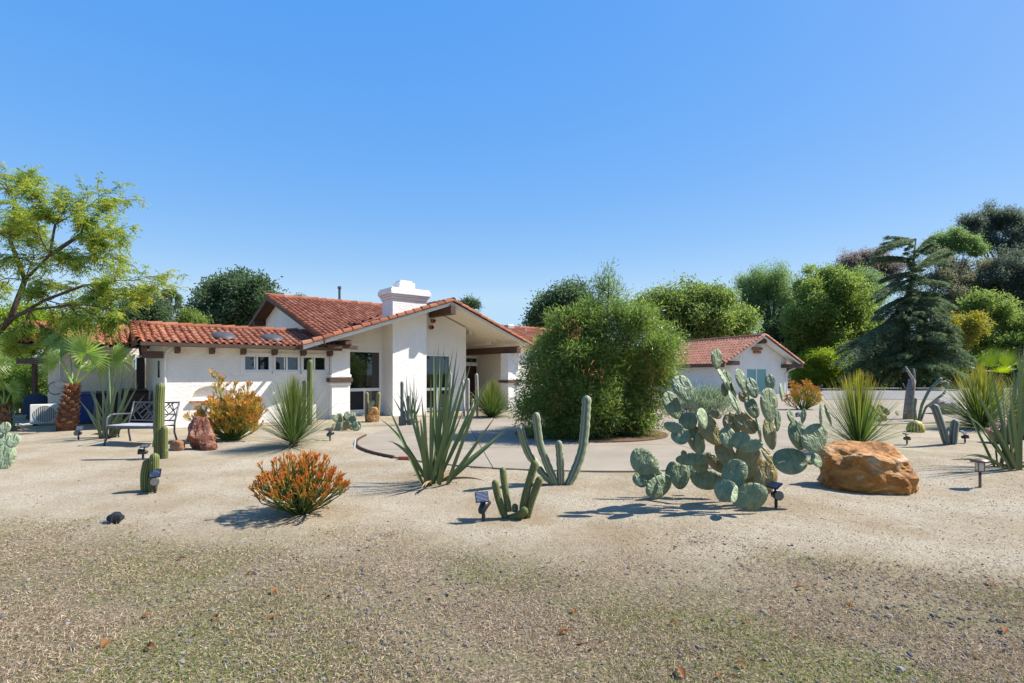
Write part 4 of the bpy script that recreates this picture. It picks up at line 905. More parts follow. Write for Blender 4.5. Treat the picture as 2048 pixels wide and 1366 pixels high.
tree('oak_tree', 'dense dark rounded oak rising behind the low tiled wing', 'tree', [(470, 600, 55), (430, 640, 50), (510, 600, 45), (520, 650, 50), (460, 660, 55), (400, 660, 30), (530, 630, 40), (490, 640, 60)], 42, P(470, 700, 42)[:2], 30000, .38, .19, L_['oak'], r0=.4, shell=.3)
tree('small_tree', 'slim light green tree tips poking above the low wing roof left of the oak', 'tree', [(378, 640, 14), (362, 655, 12), (395, 650, 13), (380, 670, 16)], 36, P(380, 700, 36)[:2], 3500, .25, .10, L_['green'], r0=.1, up=.6)
tree('olive_tree', 'grey green bushy tree behind the roof between locust and tall palm', 'tree', [(290, 610, 30), (260, 630, 28), (310, 635, 25), (280, 645, 30), (240, 655, 30)], 34, P(285, 700, 34)[:2], 12000, .28, .10, L_['oak'], r0=.2, shell=.3)
tree('bushy_tree', 'bright green bushy tree behind the far left end of the house', 'tree', [(60, 670, 50), (20, 690, 45), (110, 660, 40), (150, 670, 35), (0, 650, 45)], 24, P(30, 780, 24)[:2], 14000, .22, .09, L_['lime'], r0=.2, shell=.3)
tree('chimney_tree', 'little dark treetop showing above the ridge just right of the chimney', 'tree', [(936, 609, 10), (924, 613, 8), (950, 613, 8)], 60, P(938, 700, 60)[:2], 2500, .3, .12, L_['oak'], r0=.15)
tree('ridge_tree', 'small dark treetop peeping over the long roof ridge beside the flue', 'tree', [(600, 606, 12), (590, 612, 9)], 60, P(600, 700, 60)[:2], 1500, .3, .12, L_['oak'], r0=.12)

# ------------------------------------------------------------------ trees behind the house at the right
tree('tree_of_heaven', 'dark green tree with long compound leaves left behind the round shrub', 'tree', [(1105, 612, 32), (1140, 600, 35), (1075, 640, 20), (1120, 650, 40), (1160, 610, 30)], 44, P(1120, 700, 44)[:2], 14000, .42, .15, L_['oak'], r0=.25, droop=.3, shell=.3)
tree('walnut_tree', 'spreading bright green tree with long leaves behind the outbuilding roof', 'tree', [(1330, 615, 38), (1380, 605, 40), (1430, 620, 42), (1470, 645, 38), (1420, 655, 45), (1300, 610, 28), (1350, 650, 45), (1480, 670, 28)], 52, P(1400, 700, 52)[:2], 24000, .5, .17, L_['ailan'], r0=.35, droop=.3, shell=.3)
tree('pepper_tree', 'weeping feathery pepper tree with sky gaps left of the big green tree', 'tree', [(1510, 562, 30), (1550, 556, 36), (1515, 610, 24), (1568, 600, 28), (1498, 595, 20), (1550, 640, 26), (1530, 570, 30)], 64, P(1560, 700, 64)[:2], 20000, .42, .09, L_['pepper'], r0=.45, droop=1.5, shell=.45, clump=20)
tree('ash_tree', 'tall full bright green tree in the middle of the right tree belt', 'tree', [(1640, 575, 40), (1675, 590, 45), (1615, 625, 40), (1670, 640, 55), (1705, 625, 40), (1605, 665, 38), (1650, 690, 50), (1722, 660, 38), (1740, 690, 35), (1640, 610, 45)], 58, P(1660, 760, 58)[:2], 42000, .42, .17, L_['green'], r0=.5, shell=.3, up=.2)
tree('pale_pepper_tree', 'pale green feathery treetop behind the bright ash and left of the cedar', 'tree', [(1722, 560, 30), (1748, 580, 26), (1702, 572, 22), (1735, 600, 28)], 72, P(1725, 700, 72)[:2], 11000, .45, .10, L_['pepper'], r0=.3, droop=1.1, shell=.4)
tree('red_gum', 'hazy purplish gum treetop farthest back above the pale pepper tree', 'tree', [(1700, 522, 22), (1735, 515, 20), (1765, 525, 24), (1715, 540, 22), (1785, 545, 20)], 92, P(1740, 700, 92)[:2], 9000, .55, .16, L_['eucp'], r0=.3, shell=.35)
tree('tall_gum', 'tallest dark blue gum with separate round leaf clumps at upper right', 'tree', [(1938, 452, 22), (1965, 470, 20), (1985, 440, 26), (2012, 450, 26), (2040, 460, 24), (1975, 495, 18), (2025, 495, 30), (1945, 480, 16), (2050, 500, 24)], 84, P(2010, 700, 84)[:2], 22000, .5, .15, L_['eucd'], 'barkg', r0=.4, shell=.3, fork=.75)
tree('flat_gum', 'thin pale trunked gum with flat yellow green canopy left of the tallest gum', 'tree', [(1880, 488, 20), (1905, 482, 22), (1932, 490, 20), (1948, 500, 16), (1862, 500, 14)], 76, P(1925, 700, 76)[:2], 11000, .42, .12, L_['pepper'], 'barkg', r0=.22, shell=.35, fork=.8, flat=.6)
tree('dark_gum', 'big dark gum filling the right edge below the tallest gum', 'tree', [(2020, 530, 34), (2046, 555, 40), (2010, 580, 34), (2045, 605, 45), (2030, 560, 40), (2075, 540, 50), (1998, 555, 20)], 72, P(2060, 700, 72)[:2], 24000, .42, .14, L_['eucd'], r0=.4, shell=.25)
tree('olive_gum', 'olive brown gum with visible pale limbs between cedar and dark gum', 'tree', [(1890, 560, 34), (1925, 555, 30), (1955, 585, 36), (1900, 605, 36), (1975, 545, 26), (1935, 615, 34), (1985, 590, 26), (1880, 525, 22)], 74, P(1920, 720, 74)[:2], 22000, .42, .13, L_['euc'], 'barkg', r0=.25, shell=.35)
tree('mulberry_tree', 'mid green leafy tree under the dark gum near the right edge', 'tree', [(1960, 622, 32), (2000, 632, 34), (2035, 655, 38), (1945, 660, 30), (1990, 685, 42), (2040, 705, 40), (1960, 700, 35), (2080, 660, 50)], 60, P(2000, 770, 60)[:2], 26000, .38, .17, L_['ailan'], r0=.3, shell=.3)
tree('autumn_tree', 'small tree turning yellow and orange right of the blue cedar', 'tree', [(1905, 650, 24), (1948, 648, 20), (1915, 688, 22), (1890, 680, 18), (1935, 670, 22)], 57, P(1915, 765, 57)[:2], 9000, .34, .14, L_['yellow'], r0=.15, shell=.3)
tree('leafy_shrub', 'bright lime green shrub behind the garden wall end right of the outbuilding', 'shrub', [(1625, 730, 28), (1655, 722, 30), (1690, 735, 28), (1640, 755, 25), (1605, 752, 20), (1680, 760, 25)], 54, P(1650, 778, 54)[:2], 16000, .34, .13, L_['lime'], r0=.12, shell=.3)
tree('dark_shrub', 'dark shaded evergreen mass low between outbuilding and ash tree', 'shrub', [(1560, 675, 26), (1590, 690, 28), (1575, 715, 26), (1610, 705, 24), (1545, 660, 18), (1740, 735, 25), (1600, 660, 20)], 62, P(1585, 775, 62)[:2], 14000, .38, .16, L_['oak'], r0=.2, shell=.2)
for i, (lab, bl, col) in enumerate((('dark green hedge section under the cedar behind the asphalt road', [(1760, 752, 24), (1790, 756, 22), (1820, 756, 22), (1735, 757, 22), (1710, 760, 20)], 'oak'),
        ('mixed green hedge section behind the road right of the cedar', [(1850, 750, 24), (1880, 745, 26), (1910, 748, 26), (1945, 750, 26), (1975, 742, 28)], 'hedge'), ('shrubbery at the far right edge behind the bright fan palm', [(2010, 740, 30), (2045, 735, 32), (2080, 740, 34), (2030, 760, 24), (2100, 720, 40)], 'euc'))):
    tree('hedge', lab, 'hedge', bl, 57, P(bl[2][0], 775, 57)[:2], 11000, .36, .15, L_[col], r0=.1, group='hedges behind the road', shell=.2)
# unseen trees off to the right, added for the windows to mirror
for i, (x_, y_, h_) in enumerate(((31, 6, 11), (36, 1.5, 12), (27, 3, 9), (40, 9, 12), (25, -7, 11), (29, -11, 12), (32, -4, 12), (22, -13, 10), (35, 13, 11), (41, 16, 12))):
    bl = [(x_ + R.uniform(-2, 2), y_ + R.uniform(-2, 2), h_ * f_, 2.2) for f_ in (.45, .55, .65, .75, .85, .95)]
    t = thing('mirror_tree', 'dark leafy tree out of view, added for the windows to mirror', 'tree', (x_, y_, 0), 'unseen trees added for the window reflections'); t['label'] = 'dark leafy tree mirrored in the large front window'
    limbs((x_, y_, 0), bl, .25).build('trunk', M['bark'], t, smooth=True); crown(bl, 3500, .5, .3, shell=.3).build('crown', L_['green'], t)

# blue cedar
cy = 50.; cb0 = P(1812, 776, cy); cb0.z = float(gz(cb0.x, cb0.y))
t = thing('blue_cedar', 'large blue green cedar with drooping tiered boughs in front of the road hedge', 'tree', cb0)
tm = MB(); pts = [cb0 + Vector((0, 0, -.2)), P(1812, 700, cy), P(1815, 620, cy), P(1825, 540, cy), P(1832, 478, cy)]
tm.tube(pts, [.36, .30, .22, .13, .05], 8)
NC, ND, NA = [], [], []
def bough(s_, e_, hang, dens=1.):
    s_, e_ = Vector(s_), Vector(e_); l = (e_ - s_).length; m_ = s_.lerp(e_, .5) + Vector((0, 0, .06 * l)); pts_ = [(1 - q) ** 2 * s_ + 2 * q * (1 - q) * m_ + q * q * (e_ - Vector((0, 0, .10 * l))) for q in np.linspace(0, 1, 7).tolist()]
    tm.tube(pts_, [.07 * (1 - .85 * i / 6) * (.5 + l / 8) for i in range(7)], 4, cap=False)
    sd = (e_ - s_).cross(Vector((0, 0, 1))).normalized()
    for _ in range(int(l * 27 * dens)):
        q = R.uniform(.12, 1.02) ** .8; i = min(5, int(q * 6)); c = pts_[i].lerp(pts_[min(6, i + 1)], min(1, q * 6 - i)); wv = (.28 + .72 * math.sin(math.pi * min(1, q * .9))) * l * .20
        side = R.choice((-1, 1)); tw = (sd * side * R.uniform(.2, 1) + (e_ - s_).normalized() * .6).normalized() * wv * R.uniform(.4, 1)
        a = R.uniform(0, .6)
        for k in range(12):
            f_ = R.uniform(0, 1); NC.append(c + tw * f_ + Vector((R.gauss(0, .05), R.gauss(0, .05), -hang * .55 * f_ * f_ * wv - abs(R.gauss(0, .10)))))
            ND.append(tw.normalized() + Vector((R.gauss(0, .6), R.gauss(0, .6), R.uniform(-.9, .25)))); NA.append(min(1, a + R.uniform(0, .4)))
for x_, y_, lx, ly in ((1832, 478, 1758, 492), (1831, 482, 1775, 470), (1828, 520, 1745, 515), (1828, 510, 1868, 478), (1828, 540, 1892, 500), (1826, 545, 1770, 560), (1824, 560, 1755, 585), (1826, 560, 1885, 570), (1822, 580, 1890, 610), (1822, 590, 1752, 615), (1820, 600, 1758, 640), (1820, 610, 1905, 640), (1818, 630, 1730, 668), (1818, 640, 1912, 665),
                       (1816, 650, 1690, 690), (1816, 655, 1720, 705), (1816, 660, 1935, 690), (1815, 670, 1900, 705), (1815, 680, 1710, 720), (1814, 690, 1945, 712), (1814, 700, 1700, 742), (1814, 705, 1740, 735), (1813, 705, 1930, 735), (1813, 715, 1880, 742), (1813, 720, 1770, 752), (1813, 725, 1910, 755), (1814, 690, 1860, 705), (1816, 650, 1780, 690), (1820, 600, 1850, 640), (1823, 570, 1805, 610), (1820, 620, 1795, 660), (1814, 700, 1850, 738)):
    dx = abs(lx - x_) / F * cy
    for _ in range(3):
        e_ = P(lx + R.uniform(-12, 12), ly + R.uniform(-14, 12), cy + R.uniform(-1., .6) * (1.2 + dx * .6)); bough(P(x_, y_, cy), e_, .9)
for z_ in np.linspace(2.2, 14.2, 52).tolist():
    an = R.uniform(-2.6, -.5); l = 4.6 * (1 - (z_ - 2) / 13.5); s_ = Vector((cb0.x + .1, cy, z_)); bough(s_, s_ + Vector((math.cos(an) * l, math.sin(an) * l, .2)), .9, .8)
tm.build('trunk', M['bark'], t, smooth=True)
cfill = crown([(*P(x, y, cy), r / F * cy) for x, y, r in [(1828, 520, 12), (1826, 550, 20), (1824, 580, 26), (1820, 610, 34), (1818, 640, 42), (1816, 670, 50), (1814, 700, 56), (1813, 728, 56), (1775, 715, 36), (1860, 715, 38), (1790, 680, 32), (1850, 680, 32)]], 26000, .24, .05, droop=.5, shell=.25, clump=14)
N = len(NC); CL_ = leaves(np.array([list(c) for c in NC]), nrm(np.array([list(c) for c in ND])), rng.uniform(.14, .30, N), rng.uniform(.035, .06, N), np.array(NA)); CL_.merge(cfill); CL_.build('crown', L_['cedar'], t)

# palms far away
def feather_palm(name, label, x, ytop, Y, rad, nf, lm_, trunk_r, group=None, thick=.03):
    c = P(x, ytop, Y); b = Vector((c.x, c.y, float(gz(c.x, c.y)))); t = thing(name, label, 'palm', b, group)
    MB().tube([b, b.lerp(c, .5), c], [trunk_r * 1.2, trunk_r, trunk_r], 10).build('trunk', M['bark'], t, smooth=True)
    for i in range(nf):
        az = i * 2.4; el = R.uniform(-.35, 1.25); l = rad * R.uniform(.85, 1.1); d = Vector((math.cos(az) * math.cos(el), math.sin(az) * math.cos(el), math.sin(el)))
        pts = [c + d * l * q + Vector((0, 0, -.45 * l * q * q * math.cos(el))) for q in np.linspace(0, 1, 9).tolist()]; mb = MB().tube(pts, [thick * (1 - .8 * k / 8) for k in range(9)], 4, cap=False)
        C_, D_ = [], []
        for k in range(70):
            q = R.uniform(.12, 1); ii = min(7, int(q * 8)); p = pts[ii].lerp(pts[ii + 1], q * 8 - ii); ax = (pts[ii + 1] - pts[ii]).normalized(); sd = ax.cross(Vector((0, 0, 1)))
            if sd.length < .01: continue
            C_.append(list(p)); D_.append(list(ax * .7 + sd.normalized() * (1 if k % 2 else -1) + Vector((0, 0, -.15))))
        mb.merge(leaves(np.array(C_), nrm(np.array(D_)), l * .26, l * .022, rng.uniform(0, 1, len(C_)))); mb.build('frond', lm_, t)
    return t
def palm_fan(hub, axis, rad, lm_, t, nseg=38, spread=2.75, droop=.25, petiole=None, wmul=1., name='frond'):
    """one costapalmate leaf: pleated segments joined near the hub, free and tapered outside"""
    hub, axis = Vector(hub), Vector(axis).normalized(); sd = axis.cross(Vector((0, -1, .15)))
    if sd.length < .1: sd = Vector((1, 0, 0))
    sd.normalize(); nm = sd.cross(axis).normalized(); mb = MB(); K = 8
    for i in range(nseg):
        an = (i / (nseg - 1) - .5) * 2 * spread; r_ = rad * (1 - .22 * abs(an / spread) ** 2) * R.uniform(.94, 1.04); d = axis * math.cos(an) + sd * math.sin(an); tn = sd * math.cos(an) - axis * math.sin(an)
        vv, aa = [], []; a0 = R.uniform(-.22, .22)
        for k in range(K):
            q = k / (K - 1); wv = wmul * rad * spread / nseg * min(q, .5) * (1 if q < .5 else max(.03, (1 - q) / .5)) * .96; dr = droop * rad * q ** 3 * R.uniform(.7, 1.3)
            p = hub + d * r_ * q - nm * (rad * .10 * q * q) + Vector((0, 0, -dr)); pl = wv * .9
            vv += [p - tn * wv, p + nm * pl, p + tn * wv]; aa += [.15 + .5 * q + a0, .6 + .4 * q + a0, .3 + .5 * q + a0]
        f = [q for k in range(K - 1) for q in ((3 * k, 3 * k + 1, 3 * k + 4, 3 * k + 3), (3 * k + 1, 3 * k + 2, 3 * k + 5, 3 * k + 4))]
        mb.add([tuple(v) for v in vv], np.array(f), np.clip(np.array(aa), 0, 1))
    if petiole: mb.tube([petiole, Vector(petiole).lerp(hub, .5) + Vector((0, 0, .04)), hub], [.022, .016, .012], 6, a=.9)
    return mb.build(name, lm_, t)
feather_palm('date_palm', 'feathery date palm crown above the walnut tree left of the pepper tree', 1472, 622, 66, 2.6, 34, L_['palmf'], .3)
c = P(338, 600, 52); b = Vector((c.x, c.y, 0)); t = thing('skyduster_palm', 'tall fan palm with shaggy brown skirt showing above the low wing roof', 'palm', b)
MB().tube([b, c], [.25, .22], 8).build('trunk', M['bark'], t, smooth=True)
for i in range(26):
    az = i * 2.4; el = R.uniform(-.9, 1.2); d = Vector((math.cos(az) * math.cos(el), math.sin(az) * math.cos(el), math.sin(el))); palm_fan(c + d * .75, d, .75, L_['palmf'], t, 12, 1.9, .4, c, 1.3)
sk = crown([(c.x, c.y, c.z - 1.0, .55), (c.x, c.y, c.z - 1.7, .4)], 500, .5, .08, droop=2.); sk.build('skirt', M['bark'], t)
# ------------------------------------------------------------------ hedge, palms and shrubs near the house
hb = [Vector((*flat(x, 842), 0)) for x in (-30, 10, 50, 88)]
t = thing('hedge', 'tall clipped dark green hedge left of the low wing behind the covered grill', 'hedge', P(45, 832, 20.5)); t.location.z = 0; ORG[t.name].z = 0
bl = [(*P(x, y, 20.5 + R.uniform(-.3, .3)), .55) for x in range(-60, 96, 14) for y in range(740, 830, 16)]
crown(bl, 14000, .10, .06, shell=.5, clump=10).build('foliage', L_['hedge'], t)
MB().tube([P(45, 826, 20.5) + Vector((0, 0, -.1)), P(45, 780, 20.5)], .05, 6).build('stem', M['bark'], t)

def young_palm(name, label, base, trunk, hubs, lm_, group=None, boots=70):
    b = Vector(base); t = thing(name, label, 'palm', b, group); top, r0, r1 = trunk; top = Vector(top)
    pts = [b + Vector((0, 0, -.1)), b.lerp(top, .25), b.lerp(top, .6), top]
    MB().tube(pts, [r0 * .95, r0, (r0 + r1) / 2, r1], 12).build('trunk', M['barkp'], t, smooth=True)
    for i in range(boots):                                              # cut leaf bases
        q = (i + .5) / boots; az = i * 2.39996; c = b.lerp(top, q); r = r0 + (r1 - r0) * q; d = Vector((math.cos(az), math.sin(az), 0)); s_ = Vector((-d.y, d.x, 0))
        mb = MB(); z = Vector((0, 0, 1)); p = c + d * r * .75; l = .14 * (1.25 - .4 * q); w_ = .075 * (1.3 - .6 * q)
        mb.add([tuple(v) for v in (p - s_ * w_, p + s_ * w_, p + d * .075 + s_ * w_ * .7 + z * l * .6, p + d * .075 - s_ * w_ * .7 + z * l * .6, p + d * .13 + z * l + s_ * w_ * .3, p + d * .13 + z * l - s_ * w_ * .3, p + z * l * .9 + s_ * w_ * .5, p + z * l * .9 - s_ * w_ * .5)],
               [(0, 1, 2, 3), (3, 2, 4, 5), (5, 4, 6, 7), (0, 3, 7), (3, 5, 7), (1, 6, 2), (2, 6, 4)], R.random()); mb.build('leaf_base', M['boot'], t)
    for hx, hy, hY, ax, rad, sp, dr in hubs: palm_fan(P(hx, hy, hY), ax, rad, lm_, t, 30, sp, dr, top + Vector((R.uniform(-.05, .05), R.uniform(-.05, .05), 0)))
    return t
M['barkp'] = plain('palm_trunk', (.13, .065, .04), .9, .1, var=.4, scale=20, bs=.5)
M['boot'] = leafmat('palm_boot', [(.16, .06, .03), (.27, .105, .05), (.36, .18, .10), (.22, .10, .06)], .8, 0, .2)
g = gp(132, 858); Yp = g.y
young_palm('fan_palm', 'young fan palm with shaggy orange brown trunk beside the air conditioner', g, (P(147, 772, Yp), .235, .10),
           [(172, 706, Yp - .5, (.15, -.3, .6), .80, 2.6, .05), (122, 715, Yp + .2, (-.25, .3, 1), .85, 1.0, .1), (225, 712, Yp - .1, (1, .1, .12), .62, 1.5, .25), (118, 722, Yp - .2, (-1, -.2, .2), .62, 1.3, .2), (140, 705, Yp + .4, (.0, .5, 1), .9, .8, .1), (205, 722, Yp + .3, (.8, .5, -.3), .55, 1.6, .4), (100, 690, Yp + .5, (-.6, .5, .8), .7, .9, .2), (160, 740, Yp + .2, (.3, .6, .8), .6, 1.3, .2)], L_['palm'])
g = gp(-32, 872)
young_palm('fan_palm', 'fan palm cut by the left edge with glossy leaves spreading into view', g, (P(-40, 745, g.y), .2, .1), [(-25, 705, g.y, (1, -.3, .15), .55, 1.5, .2), (-30, 690, g.y, (.6, -.2, .8), .6, 1.3, .1), (-50, 700, g.y, (-1, 0, .4), .7, 2, .2), (-15, 722, g.y + .3, (.8, .3, -.1), .45, 1.5, .3)], L_['palm'], None, 30)
g = gp(12, 862)
young_palm('fan_palm', 'small low fan palm with thin red stem in front of the hedge', g, (P(10, 812, g.y), .06, .04), [(8, 775, g.y, (.2, -.5, .5), .52, 2.4, .15), (25, 780, g.y, (.8, -.2, .3), .45, 2.0, .2), (-5, 785, g.y, (-.8, -.1, .3), .5, 2, .2)], L_['palm'], None, 14)
g = P(2000, 768, 30); g.z = float(gz(g.x, g.y))
young_palm('fan_palm', 'bright yellow green fan palm standing in front of the right hedge', g, (P(1998, 745, 30), .2, .12), [(1985, 735, 29.6, (-.35, -.3, 1), 1.15, 1.0, .0), (2010, 735, 30, (.3, -.2, 1), 1.25, 1.0, .0), (1970, 742, 30, (-1, -.2, .45), 1.0, 1.2, .1), (2035, 738, 30, (1, -.1, .6), 1.1, 1.1, .1), (1998, 745, 29.3, (.05, -.9, .6), .8, 1.5, .1), (2060, 715, 31, (1, .2, .8), 1.2, 1.1, .1), (1998, 728, 30.4, (0, .3, 1), 1.3, .9, 0)], L_['palmb'], None, 12)

# round shrub on the island
sx, sy = ix, iy + .5; Ys = sy
t = thing('round_shrub', 'big rounded narrow leaved evergreen shrub on the driveway island', 'shrub', (sx, sy, .04))
bl = [(x, y, r) for x, y, r in [(1095, 770, 58), (1085, 830, 52), (1100, 700, 45), (1150, 655, 55), (1210, 640, 55), (1265, 655, 55), (1310, 700, 50), (1305, 770, 52), (1285, 820, 50), (1190, 720, 70), (1240, 740, 75), (1150, 760, 75), (1190, 820, 62), (1140, 835, 50), (1240, 830, 52), (1180, 622, 24), (1290, 630, 28), (1325, 680, 34), (1330, 740, 30), (1062, 800, 32), (1120, 662, 32), (1235, 622, 22), (1072, 735, 30)]]
B = [(*P(x, y, Ys + R.uniform(-1, .25) * (95 - abs(x - 1192) * .42) / F * Ys), r / F * Ys) for x, y, r in bl] + [(*P(x, y, Ys + 1.1), r / F * Ys) for x, y, r in bl[9:16]]
B0 = B; B = []
for x, y, z, r in B0:
    B.append((x, y, z, r * .78))
    for _ in range(6):
        d = Vector((R.gauss(0, 1), R.gauss(-.4, 1), R.gauss(-.1, .75))).normalized() * r * R.uniform(.6, .95); B.append((x + d.x, y + d.y, max(.25, z + d.z), r * R.uniform(.22, .45)))
B2 = [(*P(x, y, Ys - .3), r / F * Ys) for x, y, r in [(1212, 592, 10), (1218, 565, 8), (1201, 562, 6), (1230, 575, 7), (1219, 540, 5), (1205, 580, 9)]]
mb = MB()
for i in range(0, 112, 5):
    e = Vector(B[i][:3]); s_ = Vector((sx + R.uniform(-.3, .3), sy + R.uniform(-.3, .3), 0)); mb.tube([s_, s_.lerp(e, .5) + Vector((0, 0, .3)), e], [.06, .04, .012], 5)
mb.tube([Vector((sx, sy, 0)), P(1215, 640, Ys - .3), P(1218, 545, Ys - .3)], [.06, .03, .008], 5)
mb.build('trunk', M['bark'], t)
cr = crown(B, 120000, .14, .021, shell=.42, clump=14, droop=.15, spread=.9, tint=.5); cr.merge(crown(B2, 1300, .12, .016, shell=.2, up=.9, clump=8)); cr.build('crown', L_['podo'], t)
dead = leafmat('dead_shrub_leaf', [(.25, .10, .03), (.38, .18, .06), (.3, .2, .1)], .7, .2, .2)
crown([(*P(x, y, Ys - 2.0 + abs(x - 1192) / 170 * 1.6), .10) for x, y in [(1075, 745), (1090, 720), (1185, 735), (1290, 705), (1325, 705), (1300, 750), (1120, 775), (1330, 830), (1150, 640), (1315, 745)]], 360, .12, .02, droop=.8, clump=6, shell=.1).build('dead_leaves', dead, t)

# rosemary, fire sticks
g = gp(1410, 832); t = thing('rosemary_bush', 'grey green bushy rosemary mound beside the outbuilding wall', 'shrub', g)
bl = [(*P(x, y, g.y + R.uniform(-.4, .4)), r / F * g.y) for x, y, r in [(1375, 805, 22), (1400, 800, 26), (1430, 802, 26), (1450, 812, 18), (1385, 820, 18), (1420, 820, 20)]]
crown(bl, 9000, .14, .018, shell=.3, up=1.6, clump=10).build('foliage', L_['rosem'], t)
MB().tube([g, g + Vector((0, 0, .3))], .04, 6).build('stem', M['bark'], t)
g = gp(602, 1026); t = thing('firestick_plant', 'orange tipped firestick succulent low and wide in the front gravel', 'succulent', g)
R.seed(77); st = [(math.cos(a) * q * .54, math.sin(a) * q * .46, .78 * (1 - .62 * q * q) * R.uniform(.78, 1.03)) for a, q in ((2.39996 * k, ((k + .5) / 110) ** .5) for k in range(110))]
firestick(g, .75, .5, st, 3, .088, .0050, 4, .26).build('stems', L_['fire'], t, smooth=True)
g = gp(468, 880); t = thing('firestick_plant', 'tall orange and yellow firestick bush against the white low wing wall', 'succulent', g)
firestick(g, 1.7, 1, [(a * 1.12, b, c * 1.22) for a, b, c in [(-.45, 0, 1.55), (-.35, .1, 1.2), (.05, 0, 1.25), (.25, .1, 1.2), (.5, 0, 1.0), (-.6, -.1, .7), (-.75, 0, .4), (.0, -.3, .9), (.3, -.3, .8), (-.3, -.3, .8), (.6, -.1, .6), (-.1, .2, 1.1), (.15, -.4, .5), (-.5, -.35, .45), (.5, -.35, .4), (-.42, .1, 1.35), (.1, .1, 1.05), (-.8, .1, .25), (.35, .2, .7), (.05, -.45, .28), (-.2, -.4, .3)] + [(R.uniform(-.7, .65), R.uniform(-.45, .3), R.uniform(.12, .9)) for _ in range(95)]], 4, .14, .0095, 3, .32).build('stems', L_['firey'], t, smooth=True)
g = gp(1605, 822); t = thing('firestick_plant', 'yellow firestick bush at the outbuilding corner by the driveway', 'succulent', g)
firestick(g, 1.4, 1, [(a * 1.15, b, c * 1.25) for a, b, c in [(-.4, 0, 1.1), (.05, 0, 1.2), (.5, .1, .7), (.2, -.3, .6), (-.3, -.3, .6), (.6, 0, .4), (-.6, 0, .5), (0, -.3, .8), (.3, .1, 1.1), (-.15, .2, 1.0), (.4, -.2, .4), (-.55, -.2, .3)] + [(R.uniform(-.6, .6), R.uniform(-.4, .3), R.uniform(.2, .9)) for _ in range(26)]], 4, .17, .013, 3, .36).build('stems', L_['firey'], t)
# blade plants (desert spoons)
def spoon(label, px_, py_, N, L, up, wd, mt, sag=.25, group='grass tree rosettes in the gravel', extra=None):
    g = gp(px_, py_); t = thing('desert_spoon', label, 'succulent', g, group)
    mb = sedge(N, g, L, up, wd, sag=sag)
    if extra: mb.merge(sedge(extra[0], g, extra[1], extra[2], wd, sag=.05))
    mb.build('leaves', mt, t); MB().lathe([(.07, -.05), (.09, .05), (.06, .14), (.02, .18)], 10, g).build('stem', M['bark'], t); return t
spoon('green grass tree fountain standing behind the front orange firestick', 587, 893, 900, 1.42, .66, .0068, L_['sedge'], .2, extra=(330, 1.42, .17))
spoon('tall grass tree with yellow tips behind the orange boulder', 1718, 902, 800, 1.55, .68, .0068, L_['sedgey'], .3, extra=(360, 1.50, .18))
spoon('grass tree with yellow tips near the right edge behind the blue cactus', 1962, 858, 1300, 1.75, .74, .0105, L_['sedgey'], .3, extra=(260, 1.5, .2))
spoon('grass tree cut by the right edge behind the sword leaved agave', 2050, 852, 900, 1.6, .75, .0105, L_['sedge'], .3)
spoon('dense round grass tree in front of the entry pillar', 985, 838, 1500, 1.35, .7, .010, L_['sedge'], .15)

mdl = leafmat('dry_sword_leaf', [(.16, .10, .05), (.30, .20, .10), (.42, .31, .17)], .8, .1, .2)
# sword leaved plants
def swordplant(label, base, tips, w_, mt, cat='agave', group='sword leaved plants', droops=()):
    g = gp(*base); t = thing('sword_plant', label, cat, g, group)
    for i, (x, y, dy) in enumerate(tips):
        Yt = g.y + dy; b = g + Vector((R.uniform(-.10, .10) + (x - base[0]) / F * .9, R.uniform(-.06, .12) + dy * .15, -.03)); tip = P(x, y, Yt)
        sg = .0
        if i in droops: sg = .28
        sword(blade_path(b, tip, sg, R.uniform(-.02, .03)), w_ * R.uniform(.85, 1.1), .42, None, Vector((R.uniform(-.5, .5), -1, .3)), R.uniform(0, .15), R.uniform(.7, 1)).build('leaf', mt, t, smooth=False)
    for k in range(7):
        a = R.uniform(0, 6.28); l = (P(base[0], tips[0][1], g.y).z - g.z) * R.uniform(.22, .42); b = g + Vector((math.cos(a) * .06, math.sin(a) * .06, .02)); tip = g + Vector((math.cos(a) * l, math.sin(a) * l, R.uniform(.03, .10)))
        sword(blade_path(b, tip, .10 * l + .04), w_ * .6, .5, None, None, R.uniform(0, .4), R.uniform(.5, 1)).build('dead_leaf', mdl, t)
    return t
o4 = lambda x, y: (700 + x / 4.27, 680 + y / 4.27)
tp = [(715, 75, .1), (757, 35, .3), (806, 40, .0), (880, 75, .25), (918, 62, .5), (826, 190, -.2), (940, 185, .35), (1045, 150, .2), (998, 200, -.1), (1215, 280, .1), (1165, 330, -.3), (690, 290, -.3), (770, 130, .6), (860, 280, -.35), (900, 230, .6), (462, 440, .3), (520, 400, -.2), (310, 530, .1), (250, 672, .2), (320, 862, -.25), (600, 668, -.4), (610, 470, .5), (1245, 645, -.1), (1365, 752, .1), (1330, 760, .5), (1100, 420, .5), (960, 330, -.4), (640, 560, -.5), (985, 560, -.5)]
swordplant('big sword leaved agave in the centre of the front gravel', (868, 967), [(*o4(x, y), d) for x, y, d in tp], .027, L_['sword'], droops=(18, 19, 20))
o1 = lambda x, y: (x / 4.096, 580 + y / 4.096)
tp = [(700, 705, .2), (800, 645, 0), (870, 600, .3), (920, 570, 0), (962, 590, .2), (1003, 610, -.2), (1060, 580, .2), (1100, 690, .4), (1140, 760, 0), (1190, 850, .2), (635, 885, .1), (700, 965, -.3), (742, 800, .3), (1120, 640, -.1), (840, 760, -.4), (900, 700, -.3), (980, 720, -.4), (1050, 800, -.3), (1160, 930, -.3), (780, 860, -.5), (890, 560, .5), (1020, 560, .5)]
swordplant('grey green sword leaved agave behind the left end of the bench', (217, 876), [(*o1(x, y), d) for x, y, d in tp], .036, L_['swordg'])
